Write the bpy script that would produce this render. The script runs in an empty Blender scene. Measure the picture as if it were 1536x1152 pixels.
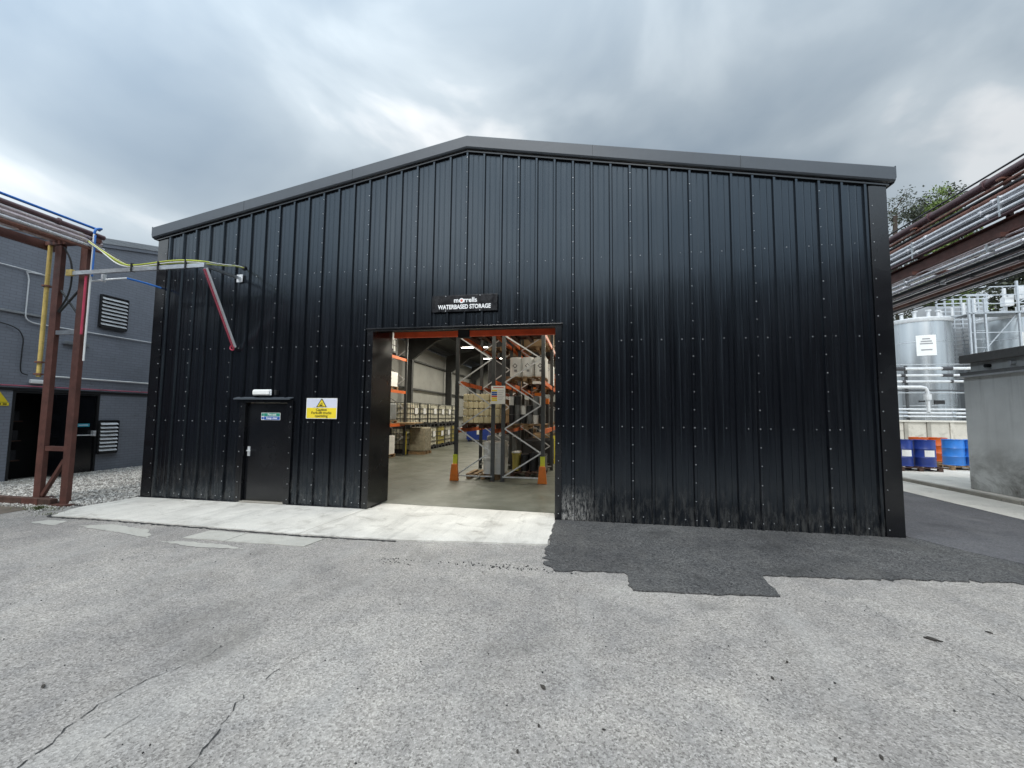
import bpy, bmesh, math, random
import numpy as np
from mathutils import Vector, Matrix
R = math.radians
random.seed(7)
rng = np.random.default_rng(11)
S = bpy.context.scene
COL = S.collection

# ------------------------------------------------------------------ camera
YAW, PITCH, ROLL = -0.1783, 0.0737, 0.0104
fw = Vector((math.sin(YAW) * math.cos(PITCH), math.cos(YAW) * math.cos(PITCH), math.sin(PITCH)))
r0 = Vector((math.cos(YAW), -math.sin(YAW), 0))
u0 = r0.cross(fw)
rt = r0 * math.cos(ROLL) + u0 * math.sin(ROLL)
up = u0 * math.cos(ROLL) - r0 * math.sin(ROLL)
cam = bpy.data.cameras.new('camera')
camo = bpy.data.objects.new('camera', cam)
COL.objects.link(camo)
m3 = Matrix((rt, up, -fw)).transposed()
camo.matrix_world = Matrix.Translation((2.2567, -7.492, 1.8022)) @ m3.to_4x4()
cam.sensor_width = 36.0
cam.lens = 36.0 * 633.22 / 1536
cam.clip_start, cam.clip_end = 0.05, 2000
S.camera = camo

# ------------------------------------------------------------------ world, sun, exposure
SUN_EL, SUN_AZ = 52.0, 192.0     # azimuth measured clockwise from +Y
W = bpy.data.worlds.new('World'); S.world = W; W.use_nodes = True
nt = W.node_tree; N = nt.nodes; L = nt.links
N.clear()
def wn(t, **k):
    n = N.new(t)
    for a, b in k.items(): setattr(n, a, b)
    return n
out = wn('ShaderNodeOutputWorld'); bg = wn('ShaderNodeBackground'); bg.inputs[1].default_value = 0.1
sky = wn('ShaderNodeTexSky', sky_type='NISHITA'); sky.sun_disc = False
sky.sun_elevation = R(SUN_EL); sky.sun_rotation = R(SUN_AZ); sky.air_density = 1.2; sky.dust_density = 2.0
tc = wn('ShaderNodeTexCoord'); sep = wn('ShaderNodeSeparateXYZ'); L.new(tc.outputs['Generated'], sep.inputs[0])
mp = wn('ShaderNodeMapping'); L.new(tc.outputs['Generated'], mp.inputs[0]); mp.inputs['Location'].default_value = (0.4, 7.2, 2.2); mp.inputs['Rotation'].default_value = (R(8), R(-20), R(20)); mp.inputs['Scale'].default_value = (1.0, 1.0, 1.5)
n1 = wn('ShaderNodeTexNoise'); L.new(mp.outputs[0], n1.inputs['Vector']); n1.inputs['Scale'].default_value = 2.5; n1.inputs['Detail'].default_value = 6; n1.inputs['Roughness'].default_value = 0.45; n1.inputs['Distortion'].default_value = 0.35
cr = wn('ShaderNodeValToRGB'); L.new(n1.outputs[0], cr.inputs[0])
e = cr.color_ramp.elements
e[0].position = 0.32; e[0].color = (0.32, 0.40, 0.485, 1)
e[1].position = 0.63; e[1].color = (0.92, 0.955, 0.98, 1)
x = cr.color_ramp.elements.new(0.47); x.color = (0.45, 0.53, 0.60, 1)
x = cr.color_ramp.elements.new(0.57); x.color = (0.61, 0.69, 0.75, 1)
sc10 = wn('ShaderNodeMix', data_type='RGBA', blend_type='MULTIPLY'); sc10.inputs[0].default_value = 1
L.new(cr.outputs[0], sc10.inputs[6])
# cloud deck is brighter on the side of the veiled sun
dt = wn('ShaderNodeVectorMath', operation='DOT_PRODUCT'); L.new(tc.outputs['Generated'], dt.inputs[0])
dt.inputs[1].default_value = (math.sin(R(SUN_AZ)) * math.cos(R(SUN_EL)), math.cos(R(SUN_AZ)) * math.cos(R(SUN_EL)), math.sin(R(SUN_EL)))
gl = wn('ShaderNodeMapRange', interpolation_type='SMOOTHSTEP'); L.new(dt.outputs['Value'], gl.inputs[0]); gl.inputs[1].default_value = -0.25; gl.inputs[2].default_value = 1.0; gl.inputs[3].default_value = 6.5; gl.inputs[4].default_value = 26.0
L.new(gl.outputs[0], sc10.inputs[7])
# a thin lightening toward the horizon, as an overcast sky has
hz = wn('ShaderNodeMapRange'); L.new(sep.outputs[2], hz.inputs[0]); hz.inputs[1].default_value = 0.0; hz.inputs[2].default_value = 0.42; hz.inputs[3].default_value = 0.55; hz.inputs[4].default_value = 0.0
hm = wn('ShaderNodeMix', data_type='RGBA'); L.new(hz.outputs[0], hm.inputs[0]); L.new(sc10.outputs[2], hm.inputs[6]); hm.inputs[7].default_value = (6.6, 7.6, 8.2, 1)
mx = wn('ShaderNodeMix', data_type='RGBA'); mx.inputs[0].default_value = 0.93
L.new(sky.outputs[0], mx.inputs[6]); L.new(hm.outputs[2], mx.inputs[7])
L.new(mx.outputs[2], bg.inputs[0]); L.new(bg.outputs[0], out.inputs[0])

sl = bpy.data.lights.new('sun', 'SUN'); sl.energy = 1.5; sl.angle = R(14); sl.color = (1, 0.97, 0.92)
so = bpy.data.objects.new('sun', sl); COL.objects.link(so)
sd = Vector((math.sin(R(SUN_AZ)) * math.cos(R(SUN_EL)), math.cos(R(SUN_AZ)) * math.cos(R(SUN_EL)), math.sin(R(SUN_EL))))
so.rotation_euler = sd.to_track_quat('Z', 'Y').to_euler(); so.location = (0, -20, 40)
S.view_settings.view_transform = 'Standard'; S.view_settings.look = 'None'
S.view_settings.exposure = 0.3; S.view_settings.gamma = 1.0; S.view_settings.use_curve_mapping = False
S.render.engine = 'CYCLES'
S.cycles.use_denoising = True
try: S.cycles.denoiser = 'OPENIMAGEDENOISE'
except Exception: pass
S.cycles.max_bounces = 8; S.cycles.sample_clamp_indirect = 6

# ------------------------------------------------------------------ materials
MATS = {}
class NG:
    def __init__(s, name):
        s.m = bpy.data.materials.new(name); s.m.use_nodes = True
        s.t = s.m.node_tree; s.n = s.t.nodes; s.l = s.t.links
        s.b = s.n['Principled BSDF']
        s.pos = s.n.new('ShaderNodeNewGeometry').outputs['Position']
    def map(s, sc, loc=(0, 0, 0), rot=(0, 0, 0)):
        q = s.n.new('ShaderNodeMapping'); s.l.new(s.pos, q.inputs[0])
        q.inputs['Scale'].default_value = sc if hasattr(sc, '__len__') else (sc,) * 3
        q.inputs['Location'].default_value = loc; q.inputs['Rotation'].default_value = rot
        return q.outputs[0]
    def noise(s, sc, detail=4, rough=0.55, dist=0, loc=(0, 0, 0)):
        q = s.n.new('ShaderNodeTexNoise'); s.l.new(s.map(sc, loc), q.inputs['Vector'])
        q.inputs['Scale'].default_value = 1; q.inputs['Detail'].default_value = detail; q.inputs['Roughness'].default_value = rough; q.inputs['Distortion'].default_value = dist
        return q.outputs[0]
    def vor(s, sc, feat='F1', out='Color'):
        q = s.n.new('ShaderNodeTexVoronoi'); q.feature = feat; s.l.new(s.map(sc), q.inputs['Vector']); q.inputs['Scale'].default_value = 1
        return q.outputs[out]
    def ramp(s, v, stops, interp='LINEAR'):
        q = s.n.new('ShaderNodeValToRGB'); s.l.new(v, q.inputs[0]); q.color_ramp.interpolation = interp
        el = q.color_ramp.elements
        while len(el) < len(stops): el.new(0.5)
        for a, (p, c) in zip(el, stops):
            a.position = p; a.color = (*(c if hasattr(c, '__len__') else (c, c, c)), 1)
        return q.outputs[0]
    def mr(s, v, a, b, c, d):
        q = s.n.new('ShaderNodeMapRange'); s.l.new(v, q.inputs[0])
        for i, k in enumerate((a, b, c, d)): q.inputs[i + 1].default_value = k
        return q.outputs[0]
    def math(s, op, a, b=None):
        q = s.n.new('ShaderNodeMath'); q.operation = op
        for i, k in enumerate((a, b)):
            if k is None: continue
            if isinstance(k, (int, float)): q.inputs[i].default_value = k
            else: s.l.new(k, q.inputs[i])
        return q.outputs[0]
    def mix(s, f, a, b, mode='MIX'):
        q = s.n.new('ShaderNodeMix'); q.data_type = 'RGBA'; q.blend_type = mode
        for i, k in ((0, f), (6, a), (7, b)):
            if isinstance(k, (int, float)): q.inputs[i].default_value = k
            elif isinstance(k, tuple): q.inputs[i].default_value = (*k, 1)
            else: s.l.new(k, q.inputs[i])
        return q.outputs[2]
    def sepz(s, i=2):
        q = s.n.new('ShaderNodeSeparateXYZ'); s.l.new(s.pos, q.inputs[0]); return q.outputs[i]
    def set(s, k, v):
        if isinstance(v, (int, float)): s.b.inputs[k].default_value = v
        elif isinstance(v, tuple): s.b.inputs[k].default_value = (*v, 1)
        else: s.l.new(v, s.b.inputs[k])
    def bump(s, h, st, d=0.01, prev=None):
        q = s.n.new('ShaderNodeBump'); q.inputs['Strength'].default_value = st; q.inputs['Distance'].default_value = d
        s.l.new(h, q.inputs['Height'])
        if prev is not None: s.l.new(prev, q.inputs['Normal'])
        s.l.new(q.outputs[0], s.b.inputs['Normal']); return q.outputs[0]

def simple(name, col, rough=0.6, metal=0.0, var=0.18, sc=4.0, bump=0.0, bsc=60.0, spec=0.5, dirt=0.0, dirtcol=(0.08, 0.07, 0.06)):
    g = NG(name)
    n = g.noise(sc, 5)
    lo = tuple(c * (1 - var) for c in col); hi = tuple(min(1, c * (1 + var)) for c in col)
    c = g.ramp(n, [(0.3, lo), (0.7, hi)])
    if dirt > 0:
        d = g.ramp(g.noise(sc * 2.3, 6, 0.65, loc=(5, 3, 1)), [(0.52, 0.0), (0.72, dirt)])
        c = g.mix(d, c, dirtcol)
    g.set('Base Color', c)
    g.set('Roughness', g.mr(g.noise(sc * 3, 3, loc=(2, 7, 4)), 0.3, 0.7, max(0.02, rough - 0.08), min(1, rough + 0.1)))
    g.set('Metallic', metal); g.set('Specular IOR Level', spec)
    if bump: g.bump(g.noise(bsc, 4), bump, 0.01)
    MATS[name] = g.m
    return g.m

# cladding: black coated steel, vertical run-off streaks, scuffs low beside the big doorway
g = NG('black_cladding')
st = g.noise((26, 26, 0.5), 4, 0.6)
fine = g.noise((90, 90, 1.2), 3, 0.6, loc=(3, 1, 9))
bc = g.ramp(st, [(0.3, (0.0025, 0.0028, 0.004)), (0.72, (0.006, 0.0065, 0.0085))])
zz = g.sepz(); xx = g.sepz(0)
low = g.math('MULTIPLY', g.mr(zz, 0.02, 0.85, 1, 0), g.ramp(g.noise((14, 14, 3.2), 6, 0.7, loc=(1, 2, 3)), [(0.44, 0.0), (0.72, 0.7)]))
run = g.ramp(g.noise((17, 17, 0.22), 5, 0.6, loc=(6, 2, 7)), [(0.56, 0.0), (0.8, 0.30)])
bc = g.mix(run, bc, (0.035, 0.037, 0.04))
bc = g.mix(low, bc, (0.10, 0.097, 0.09))
scm = g.math('MULTIPLY', g.math('MULTIPLY', g.mr(xx, 1.62, 1.75, 0, 1), g.mr(xx, 1.95, 2.5, 1, 0)), g.mr(zz, 0.1, 0.62, 1, 0))
scf = g.math('MULTIPLY', scm, g.ramp(g.noise((30, 30, 9), 7, 0.75, loc=(4, 4, 4)), [(0.45, 0.0), (0.58, 1.0)]))
bc = g.mix(scf, bc, (0.36, 0.35, 0.33))
g.set('Base Color', bc); g.set('Specular IOR Level', 0.60); g.set('IOR', 1.55); g.set('Specular Tint', (0.73, 0.87, 1.0))
rg = g.math('ADD', g.mr(st, 0.3, 0.7, 0.15, 0.27), g.math('MULTIPLY', low, 0.3))
g.set('Roughness', rg)
b0 = g.bump(g.noise((1.6, 1.6, 0.9), 2, 0.4, loc=(1, 5, 2)), 0.30, 0.02)
b1 = g.bump(g.noise((5.5, 5.5, 0.35), 3, 0.5, loc=(8, 1, 2)), 0.35, 0.012, b0)
g.bump(fine, 0.06, 0.004, b1)
MATS['black_cladding'] = g.m
simple('black_trim', (0.004, 0.0045, 0.006), 0.22, var=0.2, sc=.5, spec=0.7)
simple('black_matt', (0.009, 0.009, 0.010), 0.6, var=0.2, sc=.6)
g = NG('verge_grey')
c = g.ramp(g.noise((0.7, 2, 2), 5), [(0.3, (0.055, 0.065, 0.078)), (0.7, (0.075, 0.086, 0.10))])
c = g.mix(g.ramp(g.noise((9, 9, 1.2), 5, 0.7), [(0.5, 0.0), (0.75, 0.35)]), c, (0.045, 0.05, 0.055))
g.set('Base Color', c); g.set('Roughness', 0.42); g.bump(g.noise((1.3, 2, 2), 2), 0.15, 0.02); MATS['verge_grey'] = g.m
simple('screw_zinc', (0.46, 0.47, 0.48), 0.4, 0.5, var=0.1)
simple('white_paint', (0.74, 0.75, 0.76), 0.5, var=0.06, dirt=0.15)
simple('galv', (0.52, 0.54, 0.56), 0.38, 0.85, var=0.12, sc=7, dirt=0.25)
simple('galv_pale', (0.66, 0.67, 0.68), 0.45, 0.4, var=0.1, sc=7, dirt=0.2)
simple('rust_red', (0.105, 0.042, 0.032), 0.6, var=0.28, sc=5, bump=0.15, dirt=0.55, dirtcol=(0.07, 0.035, 0.025))
simple('rust_pipe', (0.19, 0.085, 0.062), 0.5, 0.1, var=0.3, sc=5, dirt=0.6, dirtcol=(0.075, 0.035, 0.03))
simple('plum_pipe', (0.10, 0.055, 0.06), 0.35, 0.1, var=0.25, sc=5, dirt=0.3)
simple('dark_pipe', (0.05, 0.05, 0.055), 0.5, 0.2, var=0.3)
simple('silver_pipe', (0.74, 0.74, 0.77), 0.3, 0.5, var=0.12, sc=6, dirt=0.25)
simple('pinkish_pipe', (0.55, 0.47, 0.48), 0.35, 0.5, var=0.15, sc=6, dirt=0.3)
simple('yellow_pipe', (0.62, 0.46, 0.14), 0.5, var=0.15, sc=6, dirt=0.4)
simple('blue_hose', (0.03, 0.16, 0.52), 0.4)
simple('red_hose', (0.52, 0.05, 0.10), 0.45)
simple('pink_pipe', (0.42, 0.10, 0.15), 0.5, dirt=0.2)
simple('green_cable', (0.50, 0.55, 0.05), 0.45)
simple('white_cable', (0.78, 0.78, 0.76), 0.45, var=0.05)
simple('black_cable', (0.012, 0.012, 0.012), 0.5)
simple('orange_paint', (0.60, 0.12, 0.018), 0.45, var=0.2, dirt=0.4, dirtcol=(0.12,0.03,0.02))
simple('red_paint', (0.72, 0.09, 0.025), 0.5, var=0.15, dirt=0.2)
simple('orange_plastic', (0.75, 0.20, 0.03), 0.45, var=0.1, dirt=0.2)
simple('lime_plastic', (0.62, 0.68, 0.05), 0.45, var=0.08)
simple('yellow_plastic', (0.72, 0.62, 0.06), 0.45, var=0.08, dirt=0.2)
simple('rack_grey', (0.085, 0.088, 0.09), 0.42, 0.5, var=0.15)
simple('wood', (0.26, 0.17, 0.09), 0.8, var=0.35, sc=9, bump=0.2)
simple('dark_wood', (0.075, 0.04, 0.03), 0.8, var=0.35, sc=9)
simple('cream_plastic', (0.82, 0.72, 0.46), 0.5, var=0.08, sc=2)
simple('natural_plastic', (0.82, 0.79, 0.64), 0.45, var=0.12, sc=1.2)
simple('yellow_fill', (0.60, 0.50, 0.13), 0.45, var=0.15, sc=1.2)
simple('white_plastic', (0.84, 0.84, 0.82), 0.45, var=0.06)
simple('carton', (0.36, 0.25, 0.14), 0.8, var=0.15)
simple('dark_stock', (0.035, 0.036, 0.04), 0.5, var=0.4)
simple('grey_stock', (0.17, 0.18, 0.185), 0.5, var=0.3)
simple('wrap', (0.30, 0.27, 0.20), 0.25, var=0.25, sc=8, bump=0.6, bsc=14)
simple('blue_drum', (0.018, 0.045, 0.24), 0.36, var=0.15, dirt=0.2)
simple('bright_blue', (0.035, 0.20, 0.62), 0.36, var=0.12, dirt=0.1)
simple('orange_drum', (0.58, 0.11, 0.015), 0.4, var=0.12, dirt=0.15)
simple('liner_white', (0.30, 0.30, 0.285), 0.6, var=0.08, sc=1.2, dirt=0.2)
simple('roof_dark', (0.035, 0.036, 0.038), 0.7, var=0.2)
simple('steel_dark', (0.035, 0.036, 0.037), 0.55, var=0.2)
simple('paper_white', (0.78, 0.78, 0.76), 0.5, var=0.03)
simple('sign_black', (0.006, 0.006, 0.008), 0.22, var=0.1)
simple('sign_yellow', (0.80, 0.62, 0.03), 0.45, var=0.05)
simple('sign_lilac', (0.62, 0.64, 0.74), 0.45, var=0.04)
simple('sign_green', (0.02, 0.24, 0.17), 0.45, var=0.05)
simple('sign_blue', (0.025, 0.10, 0.38), 0.45, var=0.05)
simple('sign_teal', (0.03, 0.32, 0.45), 0.45, var=0.05)
simple('sign_red', (0.60, 0.10, 0.05), 0.45, var=0.05)
simple('ink_black', (0.01, 0.01, 0.01), 0.5, var=0.05)
simple('ink_grey', (0.25, 0.25, 0.26), 0.5, var=0.05)
simple('letter_white', (0.85, 0.85, 0.85), 0.5, var=0.02)
simple('bark', (0.06, 0.045, 0.035), 0.9, var=0.3, sc=9)
simple('leaf_dark', (0.045, 0.055, 0.03), 0.6, var=0.4, sc=1.5)
simple('leaf_green', (0.11, 0.16, 0.03), 0.6, var=0.35, sc=1.5)
simple('grass_green', (0.09, 0.11, 0.03), 0.7, var=0.4, sc=9)
simple('dead_leaf', (0.035, 0.03, 0.025), 0.8, var=0.4)
simple('crack_dark', (0.03, 0.03, 0.03), 0.95, var=0.4, sc=20)
simple('rubber', (0.02, 0.02, 0.02), 0.8)
simple('window_glass', (0.03, 0.035, 0.04), 0.08, var=0.1, spec=0.8)
simple('red_brick_dark', (0.03, 0.023, 0.02), 0.85, var=0.3, sc=2)

def emit(name, col, st):
    m = bpy.data.materials.new(name); m.use_nodes = True
    b = m.node_tree.nodes['Principled BSDF']; b.inputs['Emission Color'].default_value = (*col, 1); b.inputs['Emission Strength'].default_value = st
    b.inputs['Base Color'].default_value = (*col, 1)
    MATS[name] = m
emit('tube_light', (1.0, 0.97, 0.88), 9.0)

# weathered yard tarmac
def tarmac(name, dark, light, patch, sc, speck=0.75, bst=0.5, spots=(0.03, 0.03, 0.032), stain=0.35, dust=0.3, dustcol=(0.42, 0.41, 0.39)):
    g = NG(name)
    v = g.vor(sc); sx = g.n.new('ShaderNodeSeparateXYZ'); g.l.new(v, sx.inputs[0])
    v2 = g.vor(sc * 2.3); sx2 = g.n.new('ShaderNodeSeparateXYZ'); g.l.new(v2, sx2.inputs[0])
    f = g.math('ADD', g.math('MULTIPLY', sx.outputs[0], 0.65), g.math('MULTIPLY', sx2.outputs[1], 0.35))
    mid = tuple((a + b) / 2 for a, b in zip(dark, light))
    grain = g.ramp(f, [(0.08, dark), (0.45, mid), (0.62, mid), (0.95, light)])
    big = g.noise(0.45, 6, 0.6, 0.4); med = g.noise(2.6, 6, 0.65, 0.3, (3, 9, 0))
    c = g.mix(speck, mid, grain)
    c = g.mix(1.0, c, g.ramp(big, [(0.3, tuple(1 - patch * k for k in (1.0, 1.0, 0.92))), (0.7, (1 + patch * 0.7,) * 3)]), 'MULTIPLY')
    c = g.mix(1.0, c, g.ramp(med, [(0.28, (0.80, 0.81, 0.83)), (0.5, 1.0), (0.75, (1.13, 1.12, 1.10))]), 'MULTIPLY')
    # damp / oil stains, pale dust drifts, faint wheel tracks, sparse dark tar specks
    oil = g.ramp(g.noise(0.85, 5, 0.6, 0.9, (4, 1, 3)), [(0.55, 0.0), (0.72, stain)])
    c = g.mix(oil, c, tuple(k * 0.45 for k in mid))
    dst = g.ramp(g.noise((1.6, 0.5, 1), 6, 0.65, 0.4, (8, 6, 2)), [(0.52, 0.0), (0.75, dust)])
    c = g.mix(dst, c, dustcol)
    sp = g.ramp(g.noise(9.0, 3, 0.7, 0, (7, 2, 5)), [(0.715, 0.0), (0.75, 0.75)])
    c = g.mix(sp, c, spots)
    g.set('Base Color', c); g.set('Roughness', g.mr(med, 0.3, 0.7, 0.72, 0.92)); g.set('Specular IOR Level', 0.35)
    b = g.bump(g.noise(1.1, 4), 0.25, 0.03)
    b = g.bump(g.vor(sc, out='Distance'), bst, 0.006, b)
    g.bump(g.noise(sc * 1.6, 2), bst * 0.6, 0.004, b)
    MATS[name] = g.m
tarmac('yard_tarmac', (0.118, 0.109, 0.100), (0.475, 0.452, 0.42), 0.24, 82.0, speck=1.0, bst=0.4, stain=0.5, dust=0.4)
tarmac('new_tarmac', (0.007, 0.008, 0.009), (0.155, 0.153, 0.15), 0.40, 60.0, speck=1.0, bst=0.9, stain=0.7, dust=0.5, dustcol=(0.14, 0.135, 0.125))
tarmac('alley_tarmac', (0.05, 0.05, 0.054), (0.16, 0.158, 0.165), 0.25, 60.0, bst=0.35, stain=0.5, dust=0.5, dustcol=(0.19, 0.185, 0.18))

def concrete(name, col, patch=0.12, stain=0.35, sc=1.0, tint=(0.24, 0.22, 0.19), tyres=0.0):
    g = NG(name)
    c = g.ramp(g.noise(1.3 * sc, 6, 0.62, 0.5), [(0.28, tuple(k * (1 - patch) for k in col)), (0.7, tuple(min(0.9, k * (1 + patch * 0.7)) for k in col))])
    c = g.mix(1.0, c, g.ramp(g.noise(55, 4, 0.7), [(0.3, 0.86), (0.65, 1.06)]), 'MULTIPLY')
    d = g.ramp(g.noise(2.4 * sc, 7, 0.7, 0.8, (9, 4, 2)), [(0.53, 0.0), (0.72, stain)])
    c = g.mix(d, c, tint)
    if tyres:
        ty = g.math('MULTIPLY', g.ramp(g.noise((4.2, 0.28, 1), 5, 0.6, 0.5, (3, 2, 1)), [(0.5, 0.0), (0.68, tyres)]), g.ramp(g.noise((30, 5, 1), 4, 0.7), [(0.35, 0.2), (0.6, 1.0)]))
        c = g.mix(ty, c, (0.16, 0.155, 0.145))
    sp = g.ramp(g.noise(16, 2, 0.6, 0, (1, 8, 5)), [(0.74, 0.0), (0.77, 0.6)])
    c = g.mix(sp, c, (0.07, 0.065, 0.06))
    g.set('Base Color', c); g.set('Roughness', 0.82); g.set('Specular IOR Level', 0.3)
    b = g.bump(g.noise(3, 5), 0.2, 0.02); g.bump(g.noise(90, 4, 0.7), 0.3, 0.004, b)
    MATS[name] = g.m
concrete('apron_concrete', (0.60, 0.58, 0.535), 0.20, 0.7, tyres=0.35)
concrete('pale_concrete', (0.60, 0.575, 0.52), stain=0.5)
concrete('kerb_concrete', (0.33, 0.31, 0.27), 0.25, 0.7)
concrete('flag_concrete', (0.42, 0.41, 0.375), 0.15, 0.6)
concrete('wall_cream', (0.53, 0.50, 0.44), 0.12, 0.8, tint=(0.19, 0.17, 0.14))
concrete('cap_concrete', (0.19, 0.19, 0.185), 0.25, 0.5, tint=(0.04, 0.04, 0.04))
# interior power-floated floor: worn, slightly shiny
g = NG('shed_floor')
c = g.ramp(g.noise(0.7, 6, 0.6, 0.7), [(0.3, (0.075, 0.078, 0.058)), (0.7, (0.16, 0.165, 0.14))])
c = g.mix(g.ramp(g.noise((3, 1.2, 1), 7, 0.7, 0.5, (3, 3, 0)), [(0.5, 0.0), (0.75, 0.55)]), c, (0.11, 0.105, 0.085))
g.set('Base Color', c); g.set('Roughness', g.mr(g.noise(2, 4), 0.3, 0.7, 0.35, 0.6)); MATS['shed_floor'] = g.m
# painted render / painted brick walls
def painted_wall(name, col, brick=True, stain=None):
    g = NG(name)
    c = g.ramp(g.noise(0.8, 6, 0.6), [(0.3, tuple(k * 0.86 for k in col)), (0.7, tuple(k * 1.12 for k in col))])
    if brick:
        br = g.n.new('ShaderNodeTexBrick')
        mpn = g.n.new('ShaderNodeMapping'); sp = g.n.new('ShaderNodeSeparateXYZ'); g.l.new(g.pos, sp.inputs[0])
        cb = g.n.new('ShaderNodeCombineXYZ'); g.l.new(sp.outputs[1], cb.inputs[0]); g.l.new(sp.outputs[2], cb.inputs[1]); g.l.new(cb.outputs[0], br.inputs['Vector'])
        br.inputs['Scale'].default_value = 1.0; br.inputs['Brick Width'].default_value = 0.225; br.inputs['Row Height'].default_value = 0.075; br.inputs['Mortar Size'].default_value = 0.007
        br.inputs['Color1'].default_value = (1, 1, 1, 1); br.inputs['Color2'].default_value = (0.86, 0.86, 0.86, 1); br.inputs['Mortar'].default_value = (0.6, 0.6, 0.6, 1)
        c = g.mix(0.6, c, br.outputs['Color'], 'MULTIPLY')
        chip = g.ramp(g.noise((3, 3, 14), 5, 0.75, 0, (2, 2, 6)), [(0.64, 0.0), (0.68, 0.55)])
        c = g.mix(chip, c, tuple(k * 0.3 for k in col))
        b = g.bump(br.outputs['Fac'], -0.5, 0.006); g.bump(g.noise(30, 4), 0.25, 0.006, b)
    else:
        b = g.bump(g.noise(2.2, 4), 0.2, 0.02); g.bump(g.noise(70, 3), 0.2, 0.004, b)
    if stain:
        z = g.sepz()
        m = g.math('MULTIPLY', g.mr(z, 0.25, 1.35, 1.0, 0.0), g.ramp(g.noise((0.9, 0.9, 1.6), 6, 0.7, 0.6), [(0.36, 0.15), (0.62, 1.0)]))
        c = g.mix(m, c, stain)
        dr = g.math('MULTIPLY', g.mr(z, 0.6, 3.0, 0.0, 1.0), g.ramp(g.noise((7, 7, 0.4), 5, 0.65, 0, (2, 1, 1)), [(0.52, 0.0), (0.75, 0.3)]))
        c = g.mix(dr, c, stain)
    g.set('Base Color', c); g.set('Roughness', 0.6)
    MATS[name] = g.m
painted_wall('slate_brick', (0.20, 0.215, 0.25))
painted_wall('slate_top', (0.33, 0.345, 0.36))
painted_wall('grey_render', (0.78, 0.785, 0.76), False, (0.095, 0.085, 0.07))
# gravel stones: per-stone tone from an attribute-free random (voronoi in world space)
g = NG('gravel_stone')
v = g.vor(26.0); s_ = g.n.new('ShaderNodeSeparateXYZ'); g.l.new(v, s_.inputs[0])
c = g.ramp(s_.outputs[0], [(0.0, (0.18, 0.17, 0.155)), (0.5, (0.42, 0.40, 0.37)), (1.0, (0.72, 0.70, 0.66))])
g.set('Base Color', c); g.set('Roughness', 0.85); g.bump(g.noise(60, 4), 0.3, 0.005); MATS['gravel_stone'] = g.m
simple('gravel_bed', (0.28, 0.26, 0.235), 0.95, var=0.3, sc=14, bump=0.5)
# tank steel: vertical brushed strips
g = NG('tank_steel')
c = g.ramp(g.noise((1.1, 1.1, 0.05), 3, 0.5), [(0.3, (0.38, 0.41, 0.43)), (0.7, (0.64, 0.665, 0.68))])
g.set('Base Color', c); g.set('Metallic', 0.72); g.set('Roughness', g.mr(g.noise((2, 2, 0.1), 3), 0.3, 0.7, 0.14, 0.34)); g.bump(g.noise((1.5, 1.5, 0.3), 2), 0.15, 0.02); MATS['tank_steel'] = g.m
simple('soil', (0.12, 0.10, 0.08), 0.95, var=0.3, sc=5)

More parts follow.
